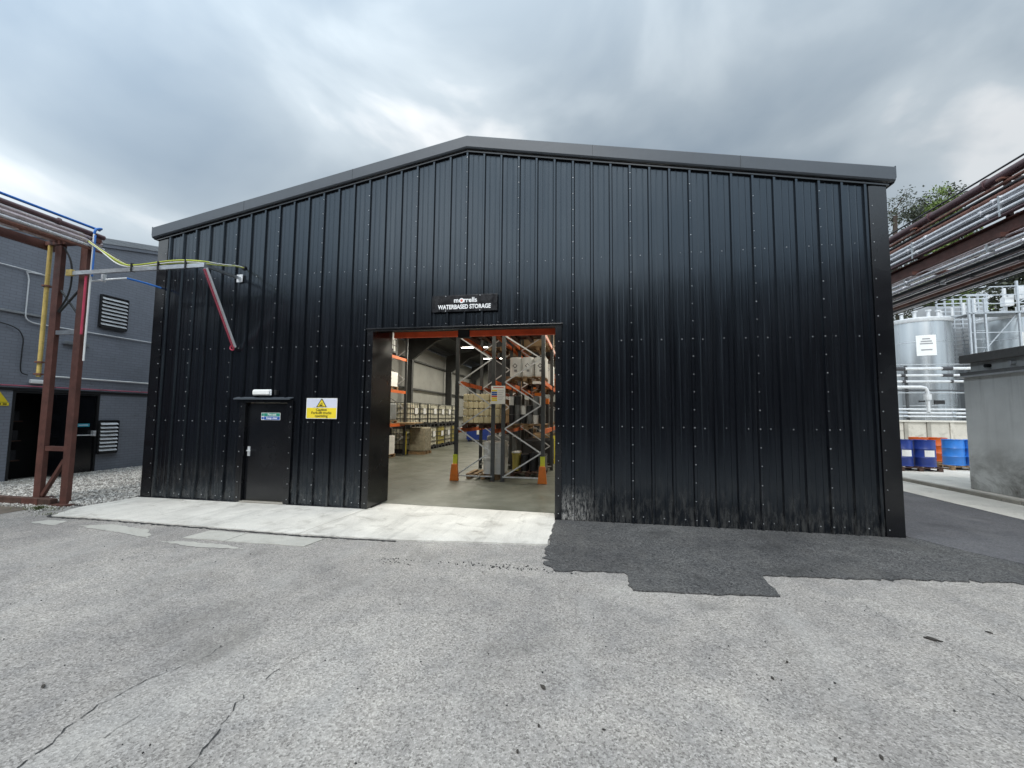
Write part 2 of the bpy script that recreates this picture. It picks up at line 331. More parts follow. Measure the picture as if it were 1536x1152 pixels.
# ------------------------------------------------------------------ mesh helpers
class MB:
    def __init__(s): s.v = []; s.f = []
    def add(s, vs, fs):
        o = len(s.v); s.v += [tuple(v) for v in vs]; s.f += [tuple(i + o for i in f) for f in fs]; return s
    def box(s, x0, x1, y0, y1, z0, z1):
        vs = [(x, y, z) for z in (z0, z1) for y in (y0, y1) for x in (x0, x1)]
        return s.add(vs, [(0, 2, 3, 1), (4, 5, 7, 6), (0, 1, 5, 4), (2, 6, 7, 3), (0, 4, 6, 2), (1, 3, 7, 5)])
    def obox(s, p, q, w, h, upv=(0, 0, 1)):
        p = Vector(p); q = Vector(q); d = (q - p).normalized(); a = d.cross(Vector(upv))
        if a.length < 1e-4: a = d.cross(Vector((0, 1, 0)))
        a.normalize(); b = a.cross(d).normalized()
        vs = [c + a * (sx * w / 2) + b * (sy * h / 2) for c in (p, q) for sx, sy in ((-1, -1), (1, -1), (1, 1), (-1, 1))]
        return s.add(vs, [(0, 1, 2, 3), (7, 6, 5, 4), (0, 4, 5, 1), (1, 5, 6, 2), (2, 6, 7, 3), (3, 7, 4, 0)])
    def cyl(s, p, q, r, r2=None, n=12, caps=True):
        r2 = r if r2 is None else r2
        p = Vector(p); q = Vector(q); d = (q - p).normalized()
        a = d.orthogonal().normalized(); b = d.cross(a)
        vs = []
        for c, rr in ((p, r), (q, r2)):
            for i in range(n):
                t = 2 * math.pi * i / n; vs.append(c + (a * math.cos(t) + b * math.sin(t)) * rr)
        fs = [(i, (i + 1) % n, n + (i + 1) % n, n + i) for i in range(n)]
        if caps: fs += [tuple(range(n))[::-1], tuple(range(n, 2 * n))]
        return s.add(vs, fs)
    def lathe(s, c, prof, n=20, axis=2):
        c = Vector(c); vs = []; k = len(prof)
        for r, z in prof:
            for i in range(n):
                t = 2 * math.pi * i / n; vs.append((c.x + r * math.cos(t), c.y + r * math.sin(t), c.z + z))
        fs = [(j * n + i, j * n + (i + 1) % n, (j + 1) * n + (i + 1) % n, (j + 1) * n + i) for j in range(k - 1) for i in range(n)]
        fs += [tuple(range(n))[::-1], tuple(range((k - 1) * n, k * n))]
        return s.add(vs, fs)
    def tube(s, pts, r, n=8):
        pts = [Vector(p) for p in pts]; vs = []; a = None
        for i, p in enumerate(pts):
            d = (pts[min(i + 1, len(pts) - 1)] - pts[max(i - 1, 0)]).normalized()
            if a is None: a = d.orthogonal().normalized()
            a = (a - d * a.dot(d)).normalized(); b = d.cross(a)
            for j in range(n):
                t = 2 * math.pi * j / n; vs.append(p + (a * math.cos(t) + b * math.sin(t)) * r)
        fs = [(i * n + j, i * n + (j + 1) % n, (i + 1) * n + (j + 1) % n, (i + 1) * n + j) for i in range(len(pts) - 1) for j in range(n)]
        fs += [tuple(range(n))[::-1], tuple(range((len(pts) - 1) * n, len(pts) * n))]
        return s.add(vs, fs)
    def prism(s, poly, y0, y1, plane='xz'):
        n = len(poly)
        def P(a, b, c): return {'xz': (a, c, b), 'yz': (c, a, b), 'xy': (a, b, c)}[plane]
        vs = [P(a, b, y0) for a, b in poly] + [P(a, b, y1) for a, b in poly]
        return s.add(vs, [tuple(range(n))[::-1], tuple(range(n, 2 * n))] + [(i, (i + 1) % n, n + (i + 1) % n, n + i) for i in range(n)])
    def build(s, name, mat, parent=None, smooth=False, bevel=0.0, loc=None):
        me = bpy.data.meshes.new(name)
        o = bpy.data.objects.new(name, me); COL.objects.link(o)
        off = Vector((0, 0, 0))
        if parent is not None:
            o.parent = parent; off = wloc(parent)
        elif loc is not None:
            off = Vector(loc); o.location = off
        me.from_pydata([tuple(Vector(v) - off) for v in s.v], [], s.f)
        bm = bmesh.new(); bm.from_mesh(me); bmesh.ops.recalc_face_normals(bm, faces=bm.faces); bm.to_mesh(me); bm.free()
        me.materials.append(MATS[mat] if isinstance(mat, str) else mat)
        if smooth:
            for p in me.polygons: p.use_smooth = True
            me.set_sharp_from_angle(angle=R(38))
        if bevel:
            b = o.modifiers.new('bevel', 'BEVEL'); b.width = bevel; b.segments = 2; b.limit_method = 'ANGLE'; b.angle_limit = R(40)
        return o
def wloc(o):
    v = Vector(o.location)
    while o.parent is not None:
        o = o.parent; v = v + o.location
    return v
def tag(o, label=None, cat=None, group=None, kind=None):
    if label: o['label'] = label
    if cat: o['category'] = cat
    if group: o['group'] = group
    if kind: o['kind'] = kind
    return o
def thing(name, label, cat, loc=(0, 0, 0), group=None):
    o = bpy.data.objects.new(name, None); COL.objects.link(o); o.location = loc; o.empty_display_size = 0.2
    return tag(o, label, cat, group)
def dup(o, loc=None, rz=None, parent=None, label=None, group=None):
    c = o.copy(); COL.objects.link(c); c.parent = parent
    if loc is not None: c.location = loc
    if rz is not None: c.rotation_euler = (0, 0, rz)
    if label: c['label'] = label
    if group: c['group'] = group
    for ch in list(o.children): dup(ch, parent=c)
    return c
def bez(pts, n=6):
    """Catmull-Rom through points"""
    P = [Vector(p) for p in pts]; out = []
    for i in range(len(P) - 1):
        a, b, c, d = P[max(i - 1, 0)], P[i], P[i + 1], P[min(i + 2, len(P) - 1)]
        for k in range(n):
            t = k / n
            out.append(0.5 * ((2 * b) + (c - a) * t + (2 * a - 5 * b + 4 * c - d) * t * t + (3 * b - a - 3 * c + d) * t ** 3))
    out.append(P[-1]); return out
def text(s, size, x, y, z, mat, parent, align='CENTER', bold=0.0, name='lettering', depth=0.0015, face='-y', sx=1.0):
    cu = bpy.data.curves.new('t', 'FONT'); cu.body = s; cu.size = size; cu.align_x = align; cu.align_y = 'CENTER'; cu.extrude = depth; cu.offset = bold; cu.resolution_u = 3
    t = bpy.data.objects.new('t', cu); COL.objects.link(t)
    dg = bpy.context.evaluated_depsgraph_get(); me = bpy.data.meshes.new_from_object(t.evaluated_get(dg))
    bpy.data.objects.remove(t); bpy.data.curves.remove(cu)
    rot = Matrix.Rotation(R(90), 4, 'X')
    if face == '+x': rot = Matrix.Rotation(R(90), 4, 'Z') @ rot
    me.transform(Matrix.Translation((x, y, z)) @ rot @ Matrix.Diagonal((sx, 1, 1, 1)))
    me.transform(Matrix.Translation(-wloc(parent)))
    me.materials.clear(); me.materials.append(MATS[mat])
    o = bpy.data.objects.new(name, me); COL.objects.link(o); o.parent = parent
    return o
def jag(pts, step=0.12, amp=0.02, closed=True):
    out = []; n = len(pts)
    for i in range(n if closed else n - 1):
        a = np.array(pts[i][:2], float); b = np.array(pts[(i + 1) % n][:2], float)
        am = pts[i][2] if len(pts[i]) > 2 else amp
        L_ = np.linalg.norm(b - a); k = max(1, int(L_ / step)); nrm = np.array([-(b - a)[1], (b - a)[0]]) / max(L_, 1e-6)
        for j in range(k):
            p = a + (b - a) * j / k
            if j and am: p = p + nrm * am * rng.normal()
            out.append(tuple(p))
    return out
def sheet(name, pts, z, mat, thick=0.0, kind='structure', parent=None, **k):
    bm = bmesh.new()
    p = jag(pts, **k)
    top = [bm.verts.new((x, y, z)) for x, y in p]
    f = bm.faces.new(top)
    if thick:
        bot = [bm.verts.new((x, y, z - thick)) for x, y in p]
        for i in range(len(p)):
            j = (i + 1) % len(p); bm.faces.new((top[i], top[j], bot[j], bot[i]))
    f.normal_update()
    bmesh.ops.triangulate(bm, faces=[f]); bmesh.ops.recalc_face_normals(bm, faces=bm.faces)
    me = bpy.data.meshes.new(name); bm.to_mesh(me); bm.free()
    if me.polygons[0].normal.z < 0: me.flip_normals()
    me.materials.append(MATS[mat]); o = bpy.data.objects.new(name, me); COL.objects.link(o)
    if parent is not None: o.parent = parent
    elif kind: o['kind'] = kind
    return o

# ================================================================== SETTING
# ---- yard: one sheet to the horizon
yard = sheet('yard', [(-300, -300), (300, -300), (300, 300), (-300, 300)], 0.0, 'yard_tarmac', step=1e6, amp=0)
# unseen dark ground sheet added behind the yard to darken the cladding's reflection
refl_ground = sheet('unseen_dark_ground', [(-120, -60), (120, -60), (120, -8.6, .04), (-120, -8.6, .04)], 0.004, 'alley_tarmac', step=2.0, amp=0)
# concrete apron before the doors
apron = sheet('apron', [(-6.72, -1.66, .012), (-5.75, -1.64, .012), (-3.73, -1.70, .012), (-1.93, -1.76, .012), (-0.37, -1.72, .012), (1.70, -1.47, .01), (1.69, -0.06, 0), (1.64, 0.40, .01), (-1.78, 0.52, 0), (-1.78, 0.06, 0), (-7.0, 0.06, 0), (-7.0, -0.02, .01), (-7.12, -0.76, .015), (-6.95, -1.25, .015)], 0.022, 'apron_concrete', 0.05, step=0.09)
# cracked mortar joint of dirt and moss along the apron's front edge
mb = MB()
edge = [(-6.9, -1.55), (-6.72, -1.68), (-5.75, -1.66), (-3.73, -1.72), (-1.93, -1.78), (-1.2, -1.77), (-0.37, -1.735)]
ep = jag(edge, 0.05, 0.008, closed=False)
for i in range(len(ep) - 1):
    (x0, y0), (x1, y1) = ep[i], ep[i + 1]; w = 0.018 + 0.022 * abs(rng.normal())
    w2 = 0.01
    mb.add([(x0, y0 + w2, .0065), (x1, y1 + w2, .0065), (x1, y1 - w, .0065), (x0, y0 - w, .0065)], [(0, 1, 2, 3)])
mb.build('edge_dirt', 'crack_dark', apron)
for pts, w in (([(-1.82, -.02), (-1.9, -.9), (-1.96, -1.74)], .012), ([(-5.0, -.06), (-5.02, -1.66)], .006)):
    mb = MB(); P_ = jag(pts, .06, .006, closed=False) + [pts[-1]]
    for (xa, ya), (xb, yb) in zip(P_, P_[1:]):
        mb.add([(xa - w / 2, ya, .0245), (xa + w / 2, ya, .0245), (xb + w / 2, yb, .0245), (xb - w / 2, yb, .0245)], [(0, 1, 2, 3)])
    mb.build('slab_joint', 'kerb_concrete', apron)
# older pale flags let into the tarmac
flag = sheet('flagstone', [(-3.45, -2.24), (-2.75, -2.25), (-2.75, -1.86), (-3.40, -1.84)], 0.010, 'flag_concrete', 0.02, step=0.2, amp=0.004, parent=yard)
sheet('flagstone', [(-2.735, -2.25), (-1.52, -2.235), (-1.47, -1.86), (-2.735, -1.86)], 0.010, 'flag_concrete', 0.02, step=0.2, amp=0.004, parent=yard)
# pale worn smears beside the flags
for pts in ([(-5.6, -2.05), (-4.6, -2.2), (-3.9, -2.35), (-4.3, -2.0), (-5.2, -1.85)], [(-3.6, -2.45), (-2.9, -2.55), (-2.2, -2.5), (-2.6, -2.38), (-3.3, -2.36)], [(-6.6, -2.05), (-6.0, -2.1), (-6.1, -1.85), (-6.5, -1.85)]):
    sheet('worn_patch', [(a, b, .012) for a, b in pts], 0.005, 'flag_concrete', step=0.05, parent=yard)
# new black tarmac patch before the right half of the front
patch = sheet('tarmac_patch', [(1.715, -0.04, .004), (1.70, -0.9, .012), (1.72, -1.40, .03), (1.75, -2.28, .025), (1.86, -2.43, .02), (2.36, -2.36, .012), (2.66, -2.33, .012), (2.71, -2.82, .008), (3.37, -2.78, .008), (4.16, -2.68, .012), (4.20, -2.12, .012), (5.34, -1.97, .03), (6.3, -1.84, .035), (7.2, -1.74, .04), (9.6, -1.45, .05), (9.6, 0.03, 0), (6.9, 0.03, 0)], 0.015, 'new_tarmac', 0.02, step=0.06)
alley = sheet('alley_road', [(6.99, 0.2, .02), (7.35, -0.62, .03), (7.62, -1.15, .03), (9.97, -1.55, .03), (9.97, 40, 0), (6.99, 40, 0)], 0.020, 'alley_tarmac', 0.01, step=0.15)
# drain strip, kerb, raised slab
strip = sheet('drain_strip', [(9.96, -12, .006), (11.22, -12, 0), (11.22, 40, 0), (9.96, 40, .006)], 0.026, 'pale_concrete', 0.03, step=0.4)
mb = MB()
yy = -12.0
kerb = thing('kerb', None, None, (11.3, 0, 0)); kerb['kind'] = 'structure'
del_y = 0.9
while yy < 16:
    j = random.uniform(-.008, .008); h = 0.115 + random.uniform(-.006, .006)
    MB().box(11.215 + j, 11.36 + j, yy + .006, yy + del_y - .006, -0.03, h).build('kerb_stone', 'kerb_concrete', kerb, bevel=0.012)
    yy += del_y
slab = sheet('drum_slab', [(11.35, -12), (42, -12), (42, 40), (11.35, 40)], 0.10, 'pale_concrete', 0.2, step=1e6, amp=0)
# gravel bed, left of the shed
bed = MB().add([(-11.35, -.93, .075), (-8.0, -.93, .075), (-7.02, -.93, .012), (-6.97, .03, .012), (-6.97, 8.5, .05), (-8.0, 8.5, .085), (-11.35, 8.5, .1), (-8.0, .03, .085)], [(0, 1, 7, 5, 6), (1, 2, 3, 7), (7, 3, 4, 5)]).build('gravel_bed', 'gravel_bed'); bed['kind'] = 'structure'
MB().add([(-20, -14, .004), (-8.05, -14, .004), (-7.75, -1.3, .004), (-7.55, -.9, .004), (-20, -.9, .004)], [(0, 1, 2, 3, 4)]).build('verge_soil', 'soil')['kind'] = 'structure'
# dark timber edging
edging = thing('gravel_edging', 'black weathered sleeper edging holding the gravel beside the brown steel columns', 'edging', (-9.4, -1.0, 0))
MB().box(-9.45, -7.72, -1.06, -.94, 0, .13).build('sleeper', 'dark_wood', edging, bevel=.012)
MB().box(-11.3, -9.46, -1.07, -.95, 0, .12).build('sleeper', 'dark_wood', edging, bevel=.012)

def stones(n, xr, yr, zf, smin, smax, name, mat, mask=None):
    base = np.array([(1, 0, 0), (-1, 0, 0), (0, 1, 0), (0, -1, 0), (0, 0, 1), (0, 0, -1)], float)
    tri = np.array([(0, 2, 4), (2, 1, 4), (1, 3, 4), (3, 0, 4), (2, 0, 5), (1, 2, 5), (3, 1, 5), (0, 3, 5)])
    x = rng.uniform(*xr, n); y = rng.uniform(*yr, n)
    if mask is not None:
        k = mask(x, y); x, y = x[k], y[k]
    n = len(x); sc = rng.uniform(smin, smax, n)[:, None] * rng.uniform(.6, 1.25, (n, 3))
    q = rng.normal(size=(n, 4)); q /= np.linalg.norm(q, axis=1)[:, None]; w, a, b, c = q.T
    Rm = np.stack([1 - 2 * (b * b + c * c), 2 * (a * b - c * w), 2 * (a * c + b * w), 2 * (a * b + c * w), 1 - 2 * (a * a + c * c), 2 * (b * c - a * w), 2 * (a * c - b * w), 2 * (b * c + a * w), 1 - 2 * (a * a + b * b)], 1).reshape(n, 3, 3)
    v = base[None] * rng.uniform(.75, 1.2, (n, 6, 1)) * sc[:, None, :]
    v = np.einsum('nij,nkj->nki', Rm, v) + np.stack([x, y, zf(x, y)], 1)[:, None, :]
    f = (tri[None] + (np.arange(n) * 6)[:, None, None]).reshape(-1, 3)
    me = bpy.data.meshes.new(name); me.from_pydata(v.reshape(-1, 3).tolist(), [], f.tolist()); me.materials.append(MATS[mat])
    o = bpy.data.objects.new(name, me); COL.objects.link(o); return o
zbed = lambda x, y: .018 + .062 * np.clip((-7.05 - x) / .9, 0, 1) + .02 * np.clip((y + .9) / 4, 0, 1) + rng.uniform(-.008, .022, len(x))
tag(stones(30000, (-11.3, -7.0), (-.92, 4.6), zbed, .014, .036, 'gravel', 'gravel_stone'), 'coarse pale crushed stone lying between the slate brick wall and the black shed', 'gravel', kind='stuff')
tag(stones(2600, (-11, -6.95), (-1.62, -1.03), lambda x, y: rng.uniform(0.0, .018, len(x)), .008, .026, 'loose_gravel', 'gravel_stone', lambda x, y: (y > -1.5 + .25 * np.sin(x * 2.1)) & (x < -7.2 - (y + 1.05) * -.4)), 'scattered pale stones spilled in front of the black sleeper edging', 'gravel', kind='stuff')
tag(stones(420, (.45, 2.15), (-2.72, -2.28), lambda x, y: rng.uniform(.001, .004, len(x)), .005, .015, 'tarmac_crumbs', 'crack_dark', lambda x, y: (np.abs(y + 2.46 - .03 * x) < .05 + .09 * rng.random(len(x)) ** 2) & (rng.random(len(x)) < np.clip((x - .35) / 1.1, .1, 1)) & ((x < 1.75) | (y < -2.44))), 'black tarmac crumbs broken off the corner of the new patch', 'debris', kind='stuff')
tag(stones(90, (-.75, .35), (-2.62, -2.40), lambda x, y: rng.uniform(.001, .003, len(x)), .005, .013, 'tarmac_crumbs', 'crack_dark', lambda x, y: np.abs(x + .1) < .1 + .4 * rng.random(len(x)) ** 2), 'small cluster of dark crumbs on the grey yard before the apron', 'debris', kind='stuff')
tag(stones(260, (-6, 7), (-6.8, -2.6), lambda x, y: np.full(len(x), .003), .003, .009, 'yard_grit', 'crack_dark'), 'fine dark grit scattered over the grey yard tarmac', 'grit', kind='stuff')
# cracks in the tarmac
def crack(pts, w, name='crack'):
    P = jag([(a, b) for a, b in pts], 0.035, 0.010, closed=False) + [pts[-1]]
    mb = MB(); n = len(P)
    for i in range(n - 1):
        a = np.array(P[i]); b = np.array(P[i + 1]); d = (b - a) / max(1e-6, np.linalg.norm(b - a)); nr = np.array([-d[1], d[0]])
        t = i / n; ww = w * (0.25 + 0.9 * math.sin(math.pi * min(1, t + .05))) * rng.uniform(.05, 1.5) / 4.6
        mb.add([(*(a + nr * ww), .0045), (*(a - nr * ww), .0045), (*(b - nr * ww), .0045), (*(b + nr * ww), .0045)], [(0, 1, 2, 3)])
    mb.build(name, 'crack_dark', yard)
crack([(-0.62, -6.4), (-0.58, -5.69), (-0.69, -5.29), (-0.67, -4.99), (-0.53, -4.73), (-0.5, -4.3)], .012)
crack([(0.30, -6.2), (0.26, -5.53), (0.19, -5.28), (0.12, -5.11), (0.10, -4.96), (0.10, -4.75), (0.16, -4.45)], .014)
crack([(-0.40, -6.2), (-0.38, -5.65), (-0.37, -5.31), (-0.42, -5.0)], .006)
crack([(0.40, -4.4), (0.29, -4.06), (0.25, -3.83), (0.22, -3.5)], .006)
crack([(4.88, -2.15), (4.90, -3.01), (5.04, -3.33), (5.03, -3.71), (5.01, -4.09), (5.05, -5.2)], .007)
crack([(5.14, -3.45), (5.10, -3.8), (5.12, -4.2)], .006)
# ================================================================== BLACK SHED
HW, SL, H0, LEN = 6.95, 0.1853, 6.87, 26.0        # half width, roof slope, apex height under the verge, length
rake = lambda x: H0 - SL * abs(x)
DX0, DX1, DH = -1.83, 1.70, 3.42                  # vehicle doorway
PX0, PX1, PH = -4.60, -3.56, 2.05                 # personnel doorway
shed = thing('storage_shed', 'black profiled steel storage shed with shallow gable and open vehicle doorway', 'shed', (0, 0, 0))
rib = lambda i: (i - 21) / 3.0
def clad_profile(x0, x1):
    pts = [(x0, 0.0)]
    for i in range(0, 43):
        c = rib(i)
        if i >= 1 and i <= 41:
            for dx, dy in ((-.034, 0), (-.017, -.040), (.017, -.040), (.034, 0)):
                if x0 < c + dx < x1: pts.append((c + dx, dy))
        for k in (0.115, 0.218):
            for dx, dy in ((-.012, 0), (-.004, -.0045), (.004, -.0045), (.012, 0)):
                q = c + k + dx
                if x0 < q < x1: pts.append((q, dy))
    pts.append((x1, 0.0))
    pts.sort(); return pts
def yat(pts, x):
    for (a, ya), (b, yb) in zip(pts, pts[1:]):
        if a <= x <= b: return ya + (yb - ya) * (x - a) / max(1e-9, b - a)
    return 0.0
bounds = [-HW] + [rib(i) for i in range(3, 40, 3)] + [HW]
for k, (a, b) in enumerate(zip(bounds, bounds[1:])):
    # each sheet laps its neighbour on the crown of a rib
    a2 = a - .004 if k else a; b2 = b + .004 if k < 13 else b
    pr = clad_profile(a2, b2)
    pr = [(x, y if (x not in (a2, b2) or abs(x) > 6.9) else -.040) for x, y in pr]
    for cx in (DX0, DX1, PX0, PX1):
        if a2 < cx < b2: pr.append((cx, yat(sorted(pr), cx)))
    pr.sort()
    mb = MB(); lift = -.0012 * (k % 2)
    for (xa, ya), (xb, yb) in zip(pr, pr[1:]):
        if xb - xa < 1e-6: continue
        m = (xa + xb) / 2; zb = .018 if m < DX0 else .012
        if DX0 < m < DX1: zb = DH
        if PX0 < m < PX1: zb = PH
        mb.add([(xa, ya + lift, zb), (xb, yb + lift, zb), (xb, yb + lift, rake(xb) - .02), (xa, ya + lift, rake(xa) - .02)], [(0, 1, 2, 3)])
    mb.build('cladding_sheet', 'black_cladding', shed)
# backing wall (liner tray) behind the sheets
mb = MB()
def wallblock(x0, x1, z0):
    if x0 < 0 < x1:
        mb.prism([(x0, z0), (x1, z0), (x1, rake(x1) - .03), (0, H0 - .03), (x0, rake(x0) - .03)], .012, .16)
    else:
        mb.prism([(x0, z0), (x1, z0), (x1, rake(x1) - .03), (x0, rake(x0) - .03)], .012, .16)
wallblock(-HW + .03, PX0, .0); wallblock(PX0, PX1, PH); wallblock(PX1, DX0, 0); wallblock(DX0, DX1, DH); wallblock(DX1, HW - .03, 0)
mb.build('wall_liner', 'black_matt', shed)
# screws
mb = MB()
def screw(x, y, z, r=.0102):
    r *= rng.uniform(.72, 1.12)
    n = 6; vs = [(x + r * math.cos(2 * math.pi * i / n), y, z + r * math.sin(2 * math.pi * i / n)) for i in range(n)]
    vs += [(x + .6 * r * math.cos(2 * math.pi * i / n), y - .007, z + .6 * r * math.sin(2 * math.pi * i / n)) for i in range(n)]
    mb.add(vs, [(i, (i + 1) % n, n + (i + 1) % n, n + i) for i in range(n)] + [tuple(range(n, 2 * n))])
hole = lambda x, z: (DX0 - .06 < x < DX1 + .06 and z < DH + .05) or (PX0 - .1 < x < PX1 + .1 and z < PH + .12)
for i in range(3, 40, 3):
    z = .12
    while z < rake(rib(i)) - .15:
        if not hole(rib(i), z): screw(rib(i) + rng.normal() * .002, -.0415, z + rng.normal() * .003)
        z += .3
for zr in (.12, 1.62, 3.12, 4.62):
    for i in range(0, 42):
        x = rib(i) + .1667
        if abs(x) < 6.72 and not hole(x, zr) and zr < rake(x) - .2 and rng.random() > .03: screw(x, -.001, zr + rng.normal() * .004)
for x, yy_ in ((-6.76, -.0275), (6.76, -.0275)):
    z = .12
    while z < 5.4: screw(x, yy_, z); z += .3
for x, zt in ((DX0 - .05, 3.3), (DX1 + .05, 3.3), (PX0 - .04, 1.95), (PX1 + .04, 1.95)):
    z = .12
    while z < zt: screw(x, -.0475, z); z += .3
for x in np.arange(-1.7, 1.7, .3333): screw(x, -.001, DH + .09)
sc_ = mb.build('fixing_screws', 'screw_zinc', shed); sc_['kind'] = 'stuff'
# corner flashings
for s in (-1, 1):
    mb = MB()
    mb.box(*sorted((s * 6.72, s * (HW + .022))), -.026, -.0, .016, rake(HW) - .03)
    mb.box(*sorted((s * (HW + .001), s * (HW + .022))), 0, .24, .016, rake(HW) - .03)
    mb.build('corner_flashing', 'black_trim', shed, bevel=.003)
# grey verge trim along both rakes, mitred at the apex
for s in (-1, 1):
    xe = 7.06; F0, F1, T = -.11, -.02, .235
    za, zb = H0 + .01, H0 + .01 - SL * xe
    mb = MB()
    prof = [(F1, 0), (F0 + .02, -.012), (F0, .012), (F0, T - .02), (F0 + .02, T), (.35, T + .006), (.35, T - .01), (F0 + .03, T - .016), (F0 + .012, T - .03), (F0 + .012, .02), (F1, .012)]
    n = len(prof)
    vs = [(0, y, za + z) for y, z in prof] + [(s * xe, y, zb + z) for y, z in prof]
    mb.add(vs, [(i, (i + 1) % n, n + (i + 1) % n, n + i) for i in range(n)])
    # closed box end with a cut-off lower corner
    mb.prism([(F0, .05), (F0 + .06, -.02), (.33, -.02), (.33, T), (F0, T)], s * xe, s * (xe + .012), 'yz')
    e_ = mb; 
    for q in range(len(e_.v) - 10, len(e_.v)): e_.v[q] = (e_.v[q][0], e_.v[q][1], e_.v[q][2] + zb)
    v = mb.build('verge_trim', 'verge_grey', shed)
    # black closer strip and filler under it
    MB().prism([(0, H0 - .05), (s * 7.0, H0 - .05 - SL * 7.0), (s * 7.0, H0 - .012 - SL * 7.0), (0, H0 - .012)], -.05, .005).build('verge_closer', 'black_trim', v)
    # joint cover between lengths
    for xj in (s * 2.35, s * 4.8):
        zj = H0 + .01 - SL * abs(xj)
        MB().prism([(xj - .004, zj + .0), (xj + .004, zj + .0), (xj + .004, zj + T - .015), (xj - .004, zj + T - .015)], F0 - .002, F0 + .004).build('trim_joint', 'black_trim', v)
    # eaves gutter
    g0 = s * (HW + .05)
    MB().box(*sorted((g0, s * 7.13)), .36, LEN, zb + .02, zb + .18).build('gutter', 'verge_grey', shed)
    # roof slope
    r_ = MB().prism([(0, H0 + .20), (s * 7.05, H0 + .20 - SL * 7.05), (s * 7.05, H0 + .12 - SL * 7.05), (0, H0 + .12)], -.05, LEN + .1).build('roof_slope', 'roof_dark', shed)
    # side wall, corrugated outside
    mb = MB(); y = .02; pv = []
    while y < LEN:
        pv += [(y, 0), (y + .27, 0), (y + .285, .034), (y + .318, .034), (y + .3333, 0)]; y += .3333
    for (ya, da), (yb, db) in zip(pv, pv[1:]):
        if yb - ya < 1e-5: continue
        mb.add([(s * (HW + da), ya, .02), (s * (HW + db), yb, .02), (s * (HW + db), yb, 5.56), (s * (HW + da), ya, 5.56)], [(0, 1, 2, 3)])
    mb.build('side_cladding', 'black_cladding', shed)
    MB().box(*sorted((s * (HW - .02), s * (HW - .08))), .17, LEN - .1, .0, 5.5).build('side_liner', 'liner_white', shed)
    for zr in (1.62, 3.12, 4.62):
        MB().box(*sorted((s * (HW - .085), s * (HW - .26))), .3, LEN - .2, zr - .04, zr + .04).build('wall_rail', 'steel_dark', shed)
    for q in range(1, 6):
        xq = s * 1.25 * q
        MB().box(xq - .035, xq + .035, .2, LEN - .2, rake(xq) - .1, rake(xq) + .1).build('purlin', 'steel_dark', shed)
MB().prism([(-HW, 0), (HW, 0), (HW, rake(HW)), (0, H0), (-HW, rake(HW))], LEN - .08, LEN).build('back_wall', 'liner_white', shed)
# portal frames with haunches
for yf in (6.1, 12.2, 18.3, 24.3):
    pf = None
    for s in (-1, 1):
        mb = MB(); xo, xi = s * (HW - .28), s * (HW - .62)
        mb.box(*sorted((xo, s * (HW - .265))), yf - .1, yf + .1, 0, 5.3); mb.box(*sorted((xi, xi - s * .015)), yf - .1, yf + .1, 0, 4.55); mb.box(*sorted((xo, xi)), yf - .006, yf + .006, 0, 5.2)
        mb.prism([(xi, 4.5), (xo, 4.5), (xo, 5.35), (s * 4.6, rake(4.6) - .5), (s * 5.1, rake(5.1) - .52)], yf - .1, yf + .1)
        mb.prism([(0, H0 - .12), (xo, rake(HW - .28) - .12), (xo, rake(HW - .28) - .42), (0, H0 - .42)], yf - .085, yf + .085)
        mb.build('portal_frame', 'steel_dark', shed)
# base drips along the left half of the front
MB().prism([(-.055, .030), (-.002, .052), (-.002, .024), (-.055, .024)], -6.98, PX0 - .04, 'yz').build('base_drip', 'black_trim', shed)
MB().prism([(-.055, .030), (-.002, .052), (-.002, .024), (-.055, .024)], PX1 + .04, DX0 + .0, 'yz').build('base_drip', 'black_trim', shed)
# vehicle doorway: deep left and right reveals, head, drip
dw = MB().box(DX0 - .11, DX0 + .012, -.046, -.0, .03, DH).box(DX0, DX0 + .012, 0, .78, .025, 3.55).build('door_reveal', 'black_trim', shed, bevel=.003)
MB().box(DX1 - .012, DX1 + .10, -.046, 0, .012, DH).box(DX1 - .012, DX1, 0, .78, .012, 3.55).build('door_reveal', 'black_trim', shed, bevel=.003)
MB().box(DX0 - .12, DX1 + .12, -.075, -.005, DH - .002, DH + .022).box(DX0 - .115, DX1 + .115, -.0495, -.005, DH - .035, DH - .003).build('door_head', 'black_trim', shed, bevel=.003)
MB().box(DX0 + .012, DX1 - .012, 0.165, .78, DH + .16, DH + .20).build('door_soffit', 'black_matt', shed)
rs = MB().box(DX0 - .1, DX1 + .1, .55, 1.1, 3.58, 4.15).build('shutter_box', 'black_matt', shed, bevel=.01)
MB().box(DX0 + .06, -.36, .74, .80, 3.40, 3.52).build('bottom_rail', 'red_paint', rs, bevel=.006)
MB().box(-.12, DX1 - .04, .74, .80, 3.40, 3.52).build('bottom_rail', 'red_paint', rs, bevel=.006)
MB().box(-.36, -.12, .72, .82, 3.37, 3.56).build('rail_bracket', 'black_matt', rs, bevel=.006)
